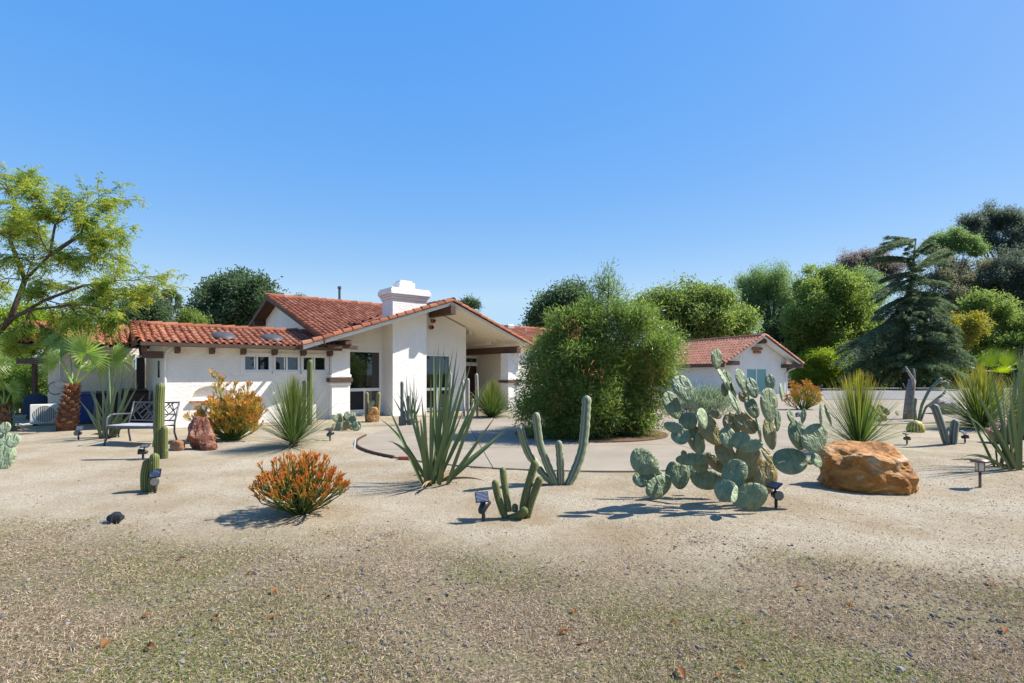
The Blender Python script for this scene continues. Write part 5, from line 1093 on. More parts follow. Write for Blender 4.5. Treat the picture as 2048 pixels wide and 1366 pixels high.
o6 = lambda x, y: (1620 + x / 4.019, 660 + y / 4.019)
tp = [(1680, 140, 0), (1705, 200, .3), (1410, 200, .2), (1262, 325, .1), (1530, 325, -.2), (1440, 262, .4), (1225, 560, .3), (1255, 682, -.2), (1195, 1040, -.3), (1720, 120, -.2), (1330, 480, -.3), (1600, 400, -.3), (1640, 280, .2), (1760, 200, .1), (1800, 400, 0), (1560, 520, -.5), (1850, 300, .3), (1340, 760, .2)]
swordplant('sword leaved agave cut by the right edge with long dark leaves', (2026, 934), [(*o6(x, y), d) for x, y, d in tp], .029, L_['sword'], droops=(7, 8))
tp = [(365, 482, 0), (480, 292, .2), (545, 292, -.1), (572, 390, .2), (625, 472, 0), (612, 540, .2), (510, 330, .3), (440, 425, -.1), (400, 440, .2), (590, 450, -.2), (465, 400, -.3), (535, 420, -.3)]
swordplant('thin leaved yucca behind the grey columnar cactus by the chimney wall', (822, 848), [(*o4(x, y), d) for x, y, d in tp], .024, L_['swordg'])
g = gp(24, 868)
swordplant('small grey aloe rosette beside the left edge prickly pear', (22, 862), [(0, 800, 0), (28, 795, .1), (18, 805, 0), (32, 812, 0), (0, 830, .1), (40, 845, -.2), (45, 850, .1), (10, 790, .2), (-10, 810, 0)], .03, L_['swordg'])

# ------------------------------------------------------------------ cacti
q5 = lambda x, y: (880 + x / 4.553, 780 + y / 4.553)
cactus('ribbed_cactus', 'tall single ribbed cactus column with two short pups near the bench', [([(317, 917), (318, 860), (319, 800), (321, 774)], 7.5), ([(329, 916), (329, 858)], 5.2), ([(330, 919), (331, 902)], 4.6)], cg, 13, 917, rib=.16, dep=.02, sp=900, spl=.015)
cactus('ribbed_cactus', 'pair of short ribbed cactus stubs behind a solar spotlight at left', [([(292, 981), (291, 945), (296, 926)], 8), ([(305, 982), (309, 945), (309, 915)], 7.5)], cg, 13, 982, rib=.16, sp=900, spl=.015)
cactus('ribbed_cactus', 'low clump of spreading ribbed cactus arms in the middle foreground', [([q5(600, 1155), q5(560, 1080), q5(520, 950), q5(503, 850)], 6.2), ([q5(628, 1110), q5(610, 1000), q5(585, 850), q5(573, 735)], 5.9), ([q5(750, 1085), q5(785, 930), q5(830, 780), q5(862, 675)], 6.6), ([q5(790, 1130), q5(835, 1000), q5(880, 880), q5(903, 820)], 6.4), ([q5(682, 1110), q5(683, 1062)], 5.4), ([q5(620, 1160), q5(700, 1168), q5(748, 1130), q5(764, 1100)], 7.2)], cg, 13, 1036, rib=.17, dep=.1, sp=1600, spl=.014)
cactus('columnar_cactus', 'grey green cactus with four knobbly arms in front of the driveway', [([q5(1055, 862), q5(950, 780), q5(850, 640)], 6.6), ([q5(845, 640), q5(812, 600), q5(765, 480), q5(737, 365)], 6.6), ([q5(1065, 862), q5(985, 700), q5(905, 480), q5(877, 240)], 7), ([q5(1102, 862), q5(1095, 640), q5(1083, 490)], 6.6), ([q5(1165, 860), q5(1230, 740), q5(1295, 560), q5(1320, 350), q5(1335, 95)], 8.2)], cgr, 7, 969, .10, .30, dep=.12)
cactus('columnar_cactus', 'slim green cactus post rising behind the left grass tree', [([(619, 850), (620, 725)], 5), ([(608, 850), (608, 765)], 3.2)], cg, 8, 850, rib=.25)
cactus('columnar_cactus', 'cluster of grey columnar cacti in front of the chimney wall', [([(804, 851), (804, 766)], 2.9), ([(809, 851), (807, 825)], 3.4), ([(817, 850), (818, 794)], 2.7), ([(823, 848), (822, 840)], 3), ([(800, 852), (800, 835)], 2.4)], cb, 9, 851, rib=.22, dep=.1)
cactus('torch_cactus', 'group of white woolly torch cacti before the entry', [([(936, 831), (936, 760)], 2.7), ([(928, 831), (926, 763)], 2.2), ([(955, 826), (953, 750)], 2.7), ([(900, 832), (901, 748)], 2.0), ([(872, 828), (872, 764)], 1.8), ([(944, 831), (946, 800)], 2.3)], cw, 12, 832, rib=.15, dep=.4)
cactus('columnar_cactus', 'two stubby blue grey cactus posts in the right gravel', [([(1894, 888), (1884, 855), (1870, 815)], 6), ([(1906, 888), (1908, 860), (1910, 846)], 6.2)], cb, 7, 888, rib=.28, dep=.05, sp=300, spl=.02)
t = cactus('ball_cactus', 'golden round barrel cactus in the gravel beyond the boulder', [([(1831, 863), (1831, 856)], 13)], cgo, 16, 864, rib=.15, sp=6000, spl=.03)
cactus('cereus', 'pale branching cereus leaning beside the dead stump', [([q_ for q_ in (o6(868, 752), o6(900, 600), o6(960, 480), o6(1050, 395))], 3.0), ([o6(885, 745), o6(930, 620), o6(1080, 510), o6(1108, 430)], 2.3), ([o6(850, 745), o6(838, 640), o6(850, 560)], 3.2), ([o6(960, 490), o6(1010, 430), o6(1085, 415)], 2.0)], cgr, 4, 846, rib=.4, dep=.2)
cactus('columnar_cactus', 'two yellowish cactus posts with a stone by the front window', [([(733.5, 842), (733.5, 788)], 3.2), ([(754, 835), (757, 788)], 3.8)], cactus_mat('yellow_cactus', (.10, .09, .03), (.24, .21, .09)), 9, 843, rib=.2)

# ------------------------------------------------------------------ prickly pears
def padmat(name, a, b, spot):
    m = mat(name, a, .55, .3); tc = nd(m, 'ShaderNodeTexCoord').outputs['Object']; oi = nd(m, 'ShaderNodeObjectInfo')
    c = mix(m, oi.outputs['Random'], a, b); n1_ = noise(m, 7, 5, .6); c = mix(m, math_(m, 'MULTIPLY', ramp(m, n1_, [(.42, (0, 0, 0)), (.7, (1, 1, 1))]), .45), c, tuple(min(1, q * 1.5) for q in b))
    sp_ = math_(m, 'MULTIPLY', ramp(m, noise(m, 11, 6, .7), [(.52, (0, 0, 0)), (.66, (1, 1, 1))]), attr(m)); c = mix(m, sp_, c, spot)
    vo = nd(m, 'ShaderNodeTexVoronoi'); vo.inputs['Scale'].default_value = 26; lk(m, tc, vo.inputs['Vector'])
    ar = ramp(m, vo.outputs['Distance'], [(.10, (1, 1, 1)), (.17, (0, 0, 0))]); c = mix(m, math_(m, 'MULTIPLY', ar, .6), c, (.07, .055, .03))
    lk(m, c, pb(m).inputs['Base Color'])
    mp = nd(m, 'ShaderNodeMapping'); mp.inputs['Scale'].default_value = (17, 8, 10); lk(m, tc, mp.inputs[0]); wv = noise(m, 1, 2, .45, mp.outputs[0], .8)
    b1_ = bump(m, wv, .9, .06); bump(m, noise(m, 90, 3), .2, .004, b1_); return m
pm = padmat('prickly_pear_skin', (.125, .17, .095), (.18, .225, .13), (.32, .18, .045)); pmo = padmat('old_prickly_pear_skin', (.18, .19, .09), (.25, .21, .10), (.36, .19, .04))
pmp = padmat('pale_and_sunlit_pear_skin', (.24, .30, .18), (.28, .33, .20), (.28, .28, .12))  # pale skin; on the large pear it puts sunlight into pad colour
def pad_mesh(rx, rz, th=.022, spots=0.):
    mb = MB(); n, rings = 22, (1, .93, .78, .5, .2); vv, aa = [], []
    for sg in (1, -1):
        for q in rings:
            for k in range(n):
                a = 2 * math.pi * k / n; x = math.cos(a); z = math.sin(a); x *= 1 + .14 * z; kk = 1 + .03 * math.sin(a * 3 + rx * 40)
                dep = sg * th * max(0, 1 - q ** 5) ** .5 * (1 + .3 * math.sin(a * 2 + 1)); vv.append((x * q * rx * kk, -dep, z * q * rz * kk)); aa.append(spots * (.5 + .5 * q))
    m_ = len(rings); f = []
    for s_ in range(2):
        o = s_ * m_ * n
        for i in range(m_ - 1):
            for k in range(n):
                a, b = o + i * n + k, o + i * n + (k + 1) % n; c, d = b + n, a + n; f.append((a, b, c, d) if s_ == 0 else (d, c, b, a))
    mb.add(vv, np.array(f), np.array(aa)); mb.F.append(np.array([[(m_ - 1) * n + k for k in range(n)]])); mb.F.append(np.array([[m_ * n + (m_ - 1) * n + k for k in range(n)][::-1]])); return mb
def prickly(label, base, pads, cf, sc_, group=None, name='prickly_pear'):
    """pads: (cx, cy, rx, ry, tilt, yaw, depth, kind)"""
    g = gp(*base); t = thing(name, label, 'cactus', g, group)
    for cx_, cy_, rx, ry, tl, yw, dp, kd in pads:
        x, y = cf(cx_, cy_); Y = g.y + dp; p = P(x, y, Y); k = Y / F / sc_; yr = math.radians(yw + 8)
        rx *= 1.11; ry *= 1.10; o = pad_mesh(rx * k / max(.3, abs(math.cos(yr))), ry * k, .038 * (rx + ry) * k + .007, {0: .25, 1: 1., 2: .15}[kd]).build('pad', (pm, pmo, pmp)[kd], None, smooth=True)
        o.parent = t; o.matrix_local = Matrix.Translation(p - g) @ Matrix.Rotation(yr, 4, 'Z') @ Matrix.Rotation(R.gauss(-.24, .13), 4, 'X') @ Matrix.Rotation(math.radians(tl), 4, 'Y')
        if o.matrix_local.translation.z < ry * k * .5: pass
    return t
PP = [(787, 140, 50, 70, 0, 30, .1, 0), (840, 290, 32, 95, -20, 55, .15, 2), (872, 310, 34, 88, -8, 20, .25, 0), (850, 365, 28, 48, 0, -20, .3, 0), (912, 355, 18, 62, -8, 60, .3, 0), (968, 295, 50, 82, 6, 35, .1, 0), (1050, 355, 45, 72, -8, 5, .0, 0), (1182, 312, 37, 54, 0, 0, .1, 0),
      (1265, 385, 34, 64, 12, 50, .3, 2), (1175, 478, 82, 118, -4, 25, -.1, 0), (990, 418, 36, 42, 0, -20, .2, 1), (1048, 500, 45, 78, -14, -10, .05, 0), (920, 460, 42, 92, -24, 45, .0, 2), (538, 355, 73, 97, -8, 5, -.1, 0), (460, 483, 62, 100, -16, 12, .0, 0), (577, 600, 58, 58, 0, -25, .0, 0),
      (468, 645, 56, 38, 12, -40, -.1, 0), (522, 712, 58, 60, 0, -30, -.15, 0), (625, 492, 18, 75, -52, 60, .15, 2), (683, 577, 52, 72, 0, 42, -.2, 2), (780, 552, 52, 28, 12, 20, .1, 1), (742, 670, 72, 118, -36, 10, .05, 1), (638, 740, 58, 98, -16, -5, .1, 0), (655, 765, 30, 72, -8, 40, -.05, 0), (900, 620, 55, 80, -10, -20, .2, 1),
      (1000, 612, 62, 90, -38, -15, .1, 1), (870, 722, 60, 74, 0, 0, -.1, 0), (1180, 690, 54, 112, 4, 15, .05, 1), (965, 745, 52, 64, 20, -35, -.15, 0), (1040, 780, 42, 78, 72, -20, -.2, 0), (1095, 650, 32, 92, 0, 60, .15, 2), (1237, 600, 30, 72, 8, 30, .2, 0), (860, 850, 66, 112, -18, -5, .05, 1), (1020, 892, 96, 118, 6, 0, .05, 1),
      (1145, 1010, 85, 118, 8, -5, .1, 1), (915, 1000, 76, 118, 20, -22, -.15, 0), (850, 1112, 66, 78, 25, -30, -.25, 0), (1055, 1152, 100, 92, 0, -8, -.3, 0), (920, 1142, 60, 34, -25, 40, -.4, 2), (720, 1035, 104, 66, 0, -25, .4, 0), (620, 880, 104, 44, -8, -40, .32, 0), (788, 915, 98, 42, 42, -10, .22, 1), (668, 922, 54, 56, 0, -20, .42, 0),
      (515, 1005, 70, 86, 8, -5, .45, 0), (452, 975, 36, 72, 10, -30, .55, 0), (362, 1082, 108, 70, -20, 15, .40, 0), (228, 1030, 54, 55, 0, -15, .5, 0), (332, 998, 70, 50, 38, -10, .5, 0), (250, 902, 104, 84, 34, -5, .45, 0), (1332, 896, 124, 92, -8, -5, .0, 0), (1513, 725, 118, 90, -28, 8, -.05, 0), (1385, 700, 68, 104, -4, 5, .05, 0),
      (1332, 562, 28, 46, -4, 25, .05, 0), (1428, 560, 21, 52, 6, 10, .05, 0), (1558, 550, 22, 84, 0, 45, .0, 2), (1610, 555, 13, 76, 10, 60, .1, 0), (1525, 890, 46, 50, 0, 20, -.05, 0), (1488, 900, 36, 20, -10, 0, .05, 0), (1163, 852, 30, 64, -20, 10, .1, 1), (592, 958, 36, 46, 0, -30, .5, 0), (620, 1010, 30, 40, 0, 0, .55, 1), (960, 1180, 34, 60, 60, -60, -.35, 0), (905, 930, 70, 100, 0, 0, .25, 1), (1010, 1060, 60, 80, 0, -20, .25, 1), (545, 840, 24, 24, 0, 30, .2, 0)]
prickly('large sprawling prickly pear with many big blue green pads', (1500, 1012), PP, lambda x, y: (1220 + x / 3.691, 680 + y / 3.691), 3.691)
PL = [(8, 915, 17, 23, 0, 10, 0, 2), (10, 880, 10, 14, 5, 10, .1, 2), (26, 882, 10, 13, 10, 10, -.05, 2), (-6, 885, 14, 19, -10, 0, .1, 2), (10, 856, 9, 11, 0, 5, .1, 2), (-10, 910, 16, 22, 0, 0, .2, 2), (-14, 865, 12, 15, -15, 0, .1, 2)]
prickly('pale green prickly pear pads cut by the left edge', (0, 937), PL, lambda x, y: (x, y), 1.)
PSm = [(R.uniform(668, 722), R.uniform(836, 856), R.uniform(5, 7.5), R.uniform(6, 9.5), R.uniform(-30, 30), R.uniform(-30, 30), R.uniform(-.3, .3), R.choice((0, 0, 1))) for _ in range(20)] + [(694, 832, 5.5, 9, 5, 10, .1, 0), (707, 834, 4, 9, 0, 30, .0, 0)]
prickly('low straggling prickly pear clump at the foot of the left pillar', (692, 860), PSm, lambda x, y: (x, y), 1.)
prickly('tiny prickly pear sprout on top of the window stone', (744, 832), [(742, 812, 4.5, 5.5, 0, 0, 0, 2), (746, 806, 3, 5, 10, 20, 0, 2), (738, 806, 3.5, 5, -10, 10, .05, 2), (744, 818, 4, 5, 0, 0, 0, 2)], lambda x, y: (x, y), 1.)
PR = [(R.uniform(1738, 1775), R.uniform(815, 838), R.uniform(4, 6), R.uniform(6, 9), R.uniform(-40, 40), R.uniform(-40, 40), R.uniform(-.4, .4), R.choice((0, 1))) for _ in range(16)] + [(1794, 826, 4, 5, 0, 20, 0, 1)]
prickly('small spiny pear clump in the bed behind the tall grass tree', (1757, 846), PR, lambda x, y: (x, y), 1.)

# ------------------------------------------------------------------ rocks
from mathutils import noise as mn
def rock(name, label, outline_c, size, mt, seed, planes=9, rough=.08, cat='boulder', rot=0., sub=5, shape=None, squash=None):
    bm = bmesh.new(); bmesh.ops.create_icosphere(bm, subdivisions=sub, radius=1.); rr = random.Random(seed)
    pl = [(Vector((rr.gauss(0, 1), rr.gauss(0, 1), rr.gauss(0, .8))).normalized(), rr.uniform(.66, .9)) for _ in range(planes)]
    for v in bm.verts:
        p = v.co.copy()
        if shape: p = shape(p)
        for n_, d_ in pl:
            k = p.dot(n_) - d_
            if k > 0: p -= n_ * k * .88
        n1_ = mn.fractal(p * 1.7 + Vector((seed, 0, 0)), .9, 2.1, 6); r1_ = mn.ridged_multi_fractal(p * 2.2 + Vector((0, seed, 0)), .9, 2, 5, 1, 2)
        v.co = p * (1 + rough * n1_ + rough * .6 * (r1_ - 1.5))
    for v in bm.verts: v.co = Vector((v.co.x * size[0], v.co.y * size[1], v.co.z * size[2]))
    me = bpy.data.meshes.new(name); bm.to_mesh(me); bm.free(); me.materials.append(mt); at = me.attributes.new('v', 'FLOAT', 'POINT')
    o = bpy.data.objects.new(name, me); C.objects.link(o); o.location = outline_c; o.rotation_euler = (0, 0, rot); return tag(o, label, cat)
def rk(x0, x1, ytop, ybase, dep=.8):
    g = gp((x0 + x1) / 2, ybase); k = g.y / F; w_ = (x1 - x0) * k; h = (ybase - ytop) * k; yo = g.y + w_ * dep * .3; return (g.x * yo / g.y, yo, g.z), w_ * yo / g.y, h * yo / g.y
c, w_, h = rk(1640, 1826, 882, 985)
def bshape(p):
    x, z = p.x, p.z; pf = float(np.interp(x, [-1, -.85, -.45, -.1, .3, .6, .85, 1], [.35, .78, .98, 1., .86, .58, .3, .04]))
    return Vector((x, p.y, z * (pf / math.sqrt(max(.04, 1 - x * x)) * .92 if z > 0 else 1)))
rock('boulder', 'large orange rust coloured boulder to the right of the prickly pear', (c[0], c[1], c[2] + h * .30), (w_ * .56, w_ * .37, h * .72), M['rock_orange'], 5, 10, .13, shape=bshape)
c, w_, h = rk(372, 436, 838, 900)
rock('boulder', 'shiny dark red jasper boulder beside the bench', (c[0] - .02, c[1], c[2] + h * .42), (w_ * .46, w_ * .34, h * .62), M['rock_red'], 12, 11, .13)
rock('stone', 'low red stone lump leaning at the foot of the jasper boulder', (c[0] + w_ * .33, c[1] - .12, c[2] + h * .10), (w_ * .26, w_ * .2, h * .25), M['rock_red'], 31, 8, .12, cat='stone', sub=4)
c, w_, h = rk(341, 369, 880, 902)
rock('stone', 'small smooth orange tan stone between the bench and jasper boulder', (c[0], c[1], c[2] + h * .4), (w_ * .52, w_ * .4, h * .58), M['rock_tan'], 3, 5, .05, cat='stone', sub=4)
c, w_, h = rk(733, 758, 814, 845)
rock('boulder', 'upright orange stone between two cactus posts by the window', (c[0], c[1] + .05, c[2] + h * .42), (w_ * .54, w_ * .4, h * .62), M['rock_orange'], 9, 10, .09, sub=4)
for x0, x1, yt, yb, lab, sd, mt in ((1978, 2036, 842, 888, 'dark reddish boulder half hidden behind the right sword plant', 21, 'rock_red'), (1866, 1925, 790, 832, 'grey boulder beside the far right grass tree', 22, 'rock_grey'), (2030, 2060, 832, 880, 'brown boulder at the right edge in the shade', 23, 'rock_red'),
                           (1590, 1606, 824, 838, 'small stone at the base of the yellow firestick', 24, 'rock_grey'), (700, 716, 842, 852, 'small grey stone by the low prickly pear clump', 25, 'rock_grey'), (862, 880, 834, 842, 'dark flat stone in front of the second window', 26, 'rock_grey')):
    c, w_, h = rk(x0, x1, yt, yb); rock('boulder' if x1 - x0 > 25 else 'stone', lab, (c[0], c[1], c[2] + h * .4), (w_ * .52, w_ * .4, h * .6), M[mt], sd, 9, .1, cat='boulder' if x1 - x0 > 25 else 'stone', sub=4)

# dead stump
g = gp(1817, 842); t = thing('tree_stump', 'tall grey dead stump with a splintered top in front of the cedar', 'stump', g); Yk = g.y
pts = [P(*o6(x, y), Yk) for x, y in ((790, 735), (795, 620), (805, 500), (822, 400))]; pts[0].z = g.z - .05; k = Yk / F / 4.019
MB().tube(pts, [40 * k, 34 * k, 30 * k, 25 * k], 12).build('trunk', M['barkg'], t, smooth=True)
MB().tube([P(*o6(832, 470), Yk - .1), P(*o6(828, 400), Yk - .1), P(*o6(795, 340), Yk), P(*o6(768, 292), Yk)], [10 * k, 12 * k, 9 * k, 4 * k], 7).build('splinter', M['alu'] if False else plain('bare_wood', (.34, .29, .25), .8, .2, var=.25, scale=15, bs=.4), t, smooth=True)
MB().tube([P(*o6(835, 440), Yk), P(*o6(838, 360), Yk), P(*o6(832, 310), Yk)], [12 * k, 9 * k, 5 * k], 7).build('branch_stub', M['barkg'], t, smooth=True)
MB().tube([P(*o6(770, 470), Yk), P(*o6(745, 430), Yk)], [8 * k, 4 * k], 6).build('branch_stub', M['barkg'], t, smooth=True)

# ------------------------------------------------------------------ garden bench
fl, frr, blg, brr = Vector((-8.88, 11.43, 0)), Vector((-7.76, 11.28, 0)), Vector((-8.68, 12.02, 0)), Vector((-7.57, 11.87, 0))
bc = (fl + frr + blg + brr) / 4; bc.z = float(gz(bc.x, bc.y)); t = thing('bench', 'grey metal garden bench with geometric lattice back and seat coloured pale for its sheen', 'bench', bc)
X_ = (frr - fl).normalized(); Yv = Vector((-X_.y, X_.x, 0)); W_, D_ = 1.15, .56
def bp(x, y, z): return bc + X_ * x + Yv * y + Vector((0, 0, z))
hw = W_ / 2
for s_ in (-1, 1):
    MB().tube([bp(s_ * (hw + .02), -D_ / 2 - .06, 0), bp(s_ * hw, -D_ / 2 + .0, .2), bp(s_ * hw, -D_ / 2 - .02, .44), bp(s_ * hw, -D_ / 2, .60), bp(s_ * hw, -D_ / 2 + .08, .655)], .02, 8).build('leg', M['metal'], t, smooth=True)
    MB().tube([bp(s_ * (hw + .02), D_ / 2 + .06, 0), bp(s_ * hw, D_ / 2 - .01, .25), bp(s_ * hw, D_ / 2, .45), bp(s_ * hw, D_ / 2 + .14, .92)], .02, 8).build('leg', M['metal'], t, smooth=True)
    MB().tube([bp(s_ * hw, -D_ / 2 + .07, .655), bp(s_ * hw, -.05, .665), bp(s_ * hw, D_ / 2 + .05, .645)], .018, 8).build('armrest', M['metal'], t, smooth=True)
st = MB()
for i in range(9): y_ = -D_ / 2 + .02 + i * (D_ - .04) / 8; st.bar(bp(-hw, y_, .425), bp(hw, y_, .425), (D_ - .04) / 8 - .003, .022)
bev(st.build('seat', plain('seat_slats_sheen', (.46, .45, .47), .3, .6, bs=0), t), .004)  # white sheen of the seat is put into its base colour
MB().bar(bp(-hw, -D_ / 2 - .005, .40), bp(hw, -D_ / 2 - .005, .40), .022, .05).bar(bp(-hw, D_ / 2, .40), bp(hw, D_ / 2, .40), .022, .05).build('seat_rail', M['metal'], t)
def bk(u, v): q = .50 + .40 * v; return bp(-hw + .02 + u * (W_ - .04), D_ / 2 + .02 + .12 * v, q)
bkf = MB()
for a, b in (((0, 0), (1, 0)), ((0, 1), (1, 1)), ((.5, 0), (.5, 1))): bkf.bar(bk(*a), bk(*b), .022, .032)
bkf.build('back_frame', M['metal'], t)
lat = MB()
for m_ in (0, 1):
    for a, b in (((.0, .25), (.16, 1)), ((.0, .75), (.30, 0)), ((.08, .55), (.26, 1)), ((.16, .34), (.42, 1)), ((.26, .12), (.36, .5)), ((.18, 1), (.42, .35)), ((.30, 0), (.5, .62)), ((.34, .62), (.5, .18)), ((.42, 0), (.5, .3)), ((.10, 1), (.22, .66)), ((.0, .42), (.12, .0))):
        f_ = (lambda q: q) if m_ == 0 else (lambda q: (1 - q[0], q[1])); lat.bar(bk(*f_(a)), bk(*f_(b)), .012, .02)
lat.build('lattice', M['metal'], t)

# ------------------------------------------------------------------ solar spotlights, path light, fallen fixture
def spot(label, x, y, yaw, head_tilt, panel_yaw, panel_tilt, s_=1., group='solar spotlights in the gravel'):
    g = gp(x, y); t = thing('solar_spotlight', label, 'garden light', g, group)
    Rz = Matrix.Rotation(yaw, 3, 'Z'); f = lambda a, b, c: g + Rz @ Vector((a, b, c)) * s_
    MB().tube([f(0, 0, -.05), f(0, 0, .05), f(0, 0, .12)], [.008 * s_, .02 * s_, .016 * s_], 8).build('stake', M['black'], t, smooth=True)
    d = Vector((0, -math.cos(head_tilt), math.sin(head_tilt))); c = Vector((0, 0, .15)); a, b = c - d * .05, c + d * .07
    MB().tube([f(*(a - d * .025)), f(*a), f(*c), f(*b)], [.022 * s_, .04 * s_, .045 * s_, .055 * s_], 14).build('lamp_head', M['black'], t, smooth=True)
    MB().tube([f(*(b - d * .004)), f(*(b + d * .003))], [.048 * s_, .048 * s_], 14).build('lens', plain('lamp_lens', (.14, .13, .11), .2, .6, bs=0), t)
    MB().tube([f(*c), f(0, .03, .24)], .014 * s_, 6).build('bracket', M['black'], t)
    Rp = Matrix.Rotation(panel_yaw, 3, 'Z') @ Matrix.Rotation(panel_tilt, 3, 'X'); pc = f(0, .03, .255)
    q = lambda a, b, c: pc + Rp @ Vector((a, b, c)) * s_
    for nm, hw_, hh, z0, z1, mt in (('panel_housing', .068, .055, -.008, .008, 'black'), ('solar_panel', .060, .047, .0082, .0105, 'solar')):
        v = [tuple(q(i * hw_, j * hh, z)) for z in (z0, z1) for j in (-1, 1) for i in (-1, 1)]
        MB().add(v, np.array([(0, 2, 3, 1), (4, 5, 7, 6), (0, 1, 5, 4), (2, 6, 7, 3), (0, 4, 6, 2), (1, 3, 7, 5)])).build(nm, M[mt], t)
    return t
spot('black solar spotlight facing us with a bright panel in the middle foreground', 967, 1043, 2.6, .75, .25, .95, 1.05)
spot('solar spotlight with square panel in front of the short cactus stubs', 310, 986, .5, .1, .1, 1.25, 1.0)
spot('small solar spotlight on the gravel in front of the bench', 286, 920, -1.3, .1, .2, .3, 1.0)
spot('solar spotlight near the palm trunk and left agave', 157, 880, 0, .1, .3, 1.1, 1.05)
spot('round faced solar spotlight at the right foot of the prickly pear', 1552, 1016, .0, .1, -1.1, .5, 1.0)
spot('black solar spotlight between the left grass tree and pillar', 660, 882, 2.2, .5, -.6, .2, 1.1)
spot('small solar spotlight in the shade behind the orange boulder', 1814, 889, .8, .2, .8, .3, .9)
spot('solar spotlight with pale tilted panel near the blue grey cactus posts', 1930, 886, .8, .3, .4, .7, .9)
g = gp(1960, 975); t = thing('path_light', 'bronze mushroom cap path light standing in the right gravel', 'garden light', g)
br_ = plain('bronze_metal', (.16, .105, .085), .45, .5, metal=.4, var=.15, bs=0)
MB().tube([g + Vector((0, 0, -.05)), g + Vector((0, 0, .07)), g + Vector((0, 0, .22))], .017, 8).build('stake', br_, t, smooth=True)
MB().lathe([(.0, .215), (.055, .22), (.058, .232), (.04, .235)], 16, g).build('base_ring', br_, t)
MB().lathe([(.048, .235), (.048, .355)], 16, g).build('glass', plain('frosted_glass', (.55, .52, .44), .3, .5, bs=0), t, smooth=True)
for i in range(4): a = i * math.pi / 2 + .5; MB().tube([g + Vector((math.cos(a) * .052, math.sin(a) * .052, .23)), g + Vector((math.cos(a) * .052, math.sin(a) * .052, .36))], .006, 5).build('post', br_, t)
MB().lathe([(.105, .352), (.11, .362), (.085, .385), (.04, .398), (.0, .402)], 20, g).build('cap', br_, t, smooth=True)
g = gp(226, 1046); t = thing('fallen_spotlight', 'black spotlight head lying on its side at the lawn edge', 'garden light', g)
a, d = g + Vector((-.05, .02, .045)), Vector((1, -.25, .12)).normalized()
MB().tube([a, a + d * .075], [.036, .036], 14).build('lamp_head', M['black'], t)
for q in (.012, .03, .048): MB().tube([a + d * q, a + d * (q + .008)], .040, 14).build('cooling_fin', M['black'], t)
MB().tube([a + d * .076, a + d * .10], [.064, .062], 16).build('collar', M['black'], t)
MB().tube([a + d * .101, a + d * .17], [.050, .026], 14).build('cone', M['black'], t)
MB().tube([a - d * .004, a + d * .002], [.036, .036], 12).build('lens', M['alu'], t)
MB().tube([a + d * .02 + Vector((0, -.02, -.03)), a + Vector((-.09, -.01, -.035))], [.012, .008], 6).build('stake', M['alu'], t)

# ------------------------------------------------------------------ things along the house
def lbox(name, label, cat, c, rotz): return thing(name, label, cat, c, None, rotz)
g = lw(-7.35, 3.6, 0); t = lbox('air_conditioner', 'white outdoor air conditioner with round slatted grille against the left wall', 'air conditioner', g, AL)
wm = plain('white_enamel', (.62, .61, .58), .4, .4, var=.04, bs=0)
bev(MB().box(-.42, .42, -.16, .16, .06, .64).build('case', wm, t), .015)
MB().box(-.36, -.26, -.14, .14, 0, .06).build('foot', M['black'], t); MB().box(.26, .36, -.14, .14, 0, .06).build('foot', M['black'], t)
gm_ = plain('grille_recess', (.16, .17, .17), .6, .3, bs=0); v_ = MB().lathe([(0, 0), (.25, 0), (.25, .012)], 24); v_.V[-1] = np.stack([v_.V[-1][:, 0] - .08, -.163 + v_.V[-1][:, 2] * .2, v_.V[-1][:, 1] + .35], -1); v_.build('fan_recess', gm_, t)
for i in range(13):
    x_ = -.25 + i * .5 / 12; hh = math.sqrt(max(.002, .25 ** 2 - x_ ** 2)); MB().box(x_ - .08 - .007, x_ - .08 + .007, -.175, -.167, .35 - hh, .35 + hh).build('slat', wm, t)
MB().tube([(-.08 + .255 * math.cos(q), -.172, .35 + .255 * math.sin(q)) for q in np.linspace(0, 6.2832, 25).tolist()], .008, 5, cap=False).build('grille_ring', wm, t)
g = gp(72, 838); t = thing('covered_grill', 'barbecue under a dark blue domed fabric cover by the hedge', 'grill', g)
cv = plain('blue_grey_cover', (.035, .045, .075), .8, .2, var=.2, scale=6, bs=.3); mb = MB(); n = 24; vv = []
prof = [(.31, .16), (.32, .30), (.315, .55), (.30, .68), (.24, .80), (.12, .87), (.01, .885)]
for r_, z_ in prof:
    for k in range(n): a = 2 * math.pi * k / n; q = 1 + (.02 * math.sin(a * 7) if z_ < .5 else 0); vv.append((g.x + (abs(math.cos(a)) ** .7) * math.copysign(1, math.cos(a)) * r_ * 1.15 * q, g.y + (abs(math.sin(a)) ** .7) * math.copysign(1, math.sin(a)) * r_ * .8 * q, g.z + z_))
mb.add(vv, np.array([(i * n + k, i * n + (k + 1) % n, (i + 1) * n + (k + 1) % n, (i + 1) * n + k) for i in range(len(prof) - 1) for k in range(n)])); mb.build('cover', cv, t, smooth=True)
MB().tube([g + Vector((0, 0, 0)), g + Vector((0, 0, .2))], [.12, .10], 10).build('stand', M['black'], t)
for dx in (-.22, .22):
    v_ = MB().lathe([(.0, -.02), (.07, -.02), (.07, .02), (.0, .02)], 12); v_.V[-1] = np.stack([v_.V[-1][:, 0] + g.x + dx, v_.V[-1][:, 2] + g.y - .05, v_.V[-1][:, 1] + g.z + .07], -1); v_.build('wheel', M['black'], t)
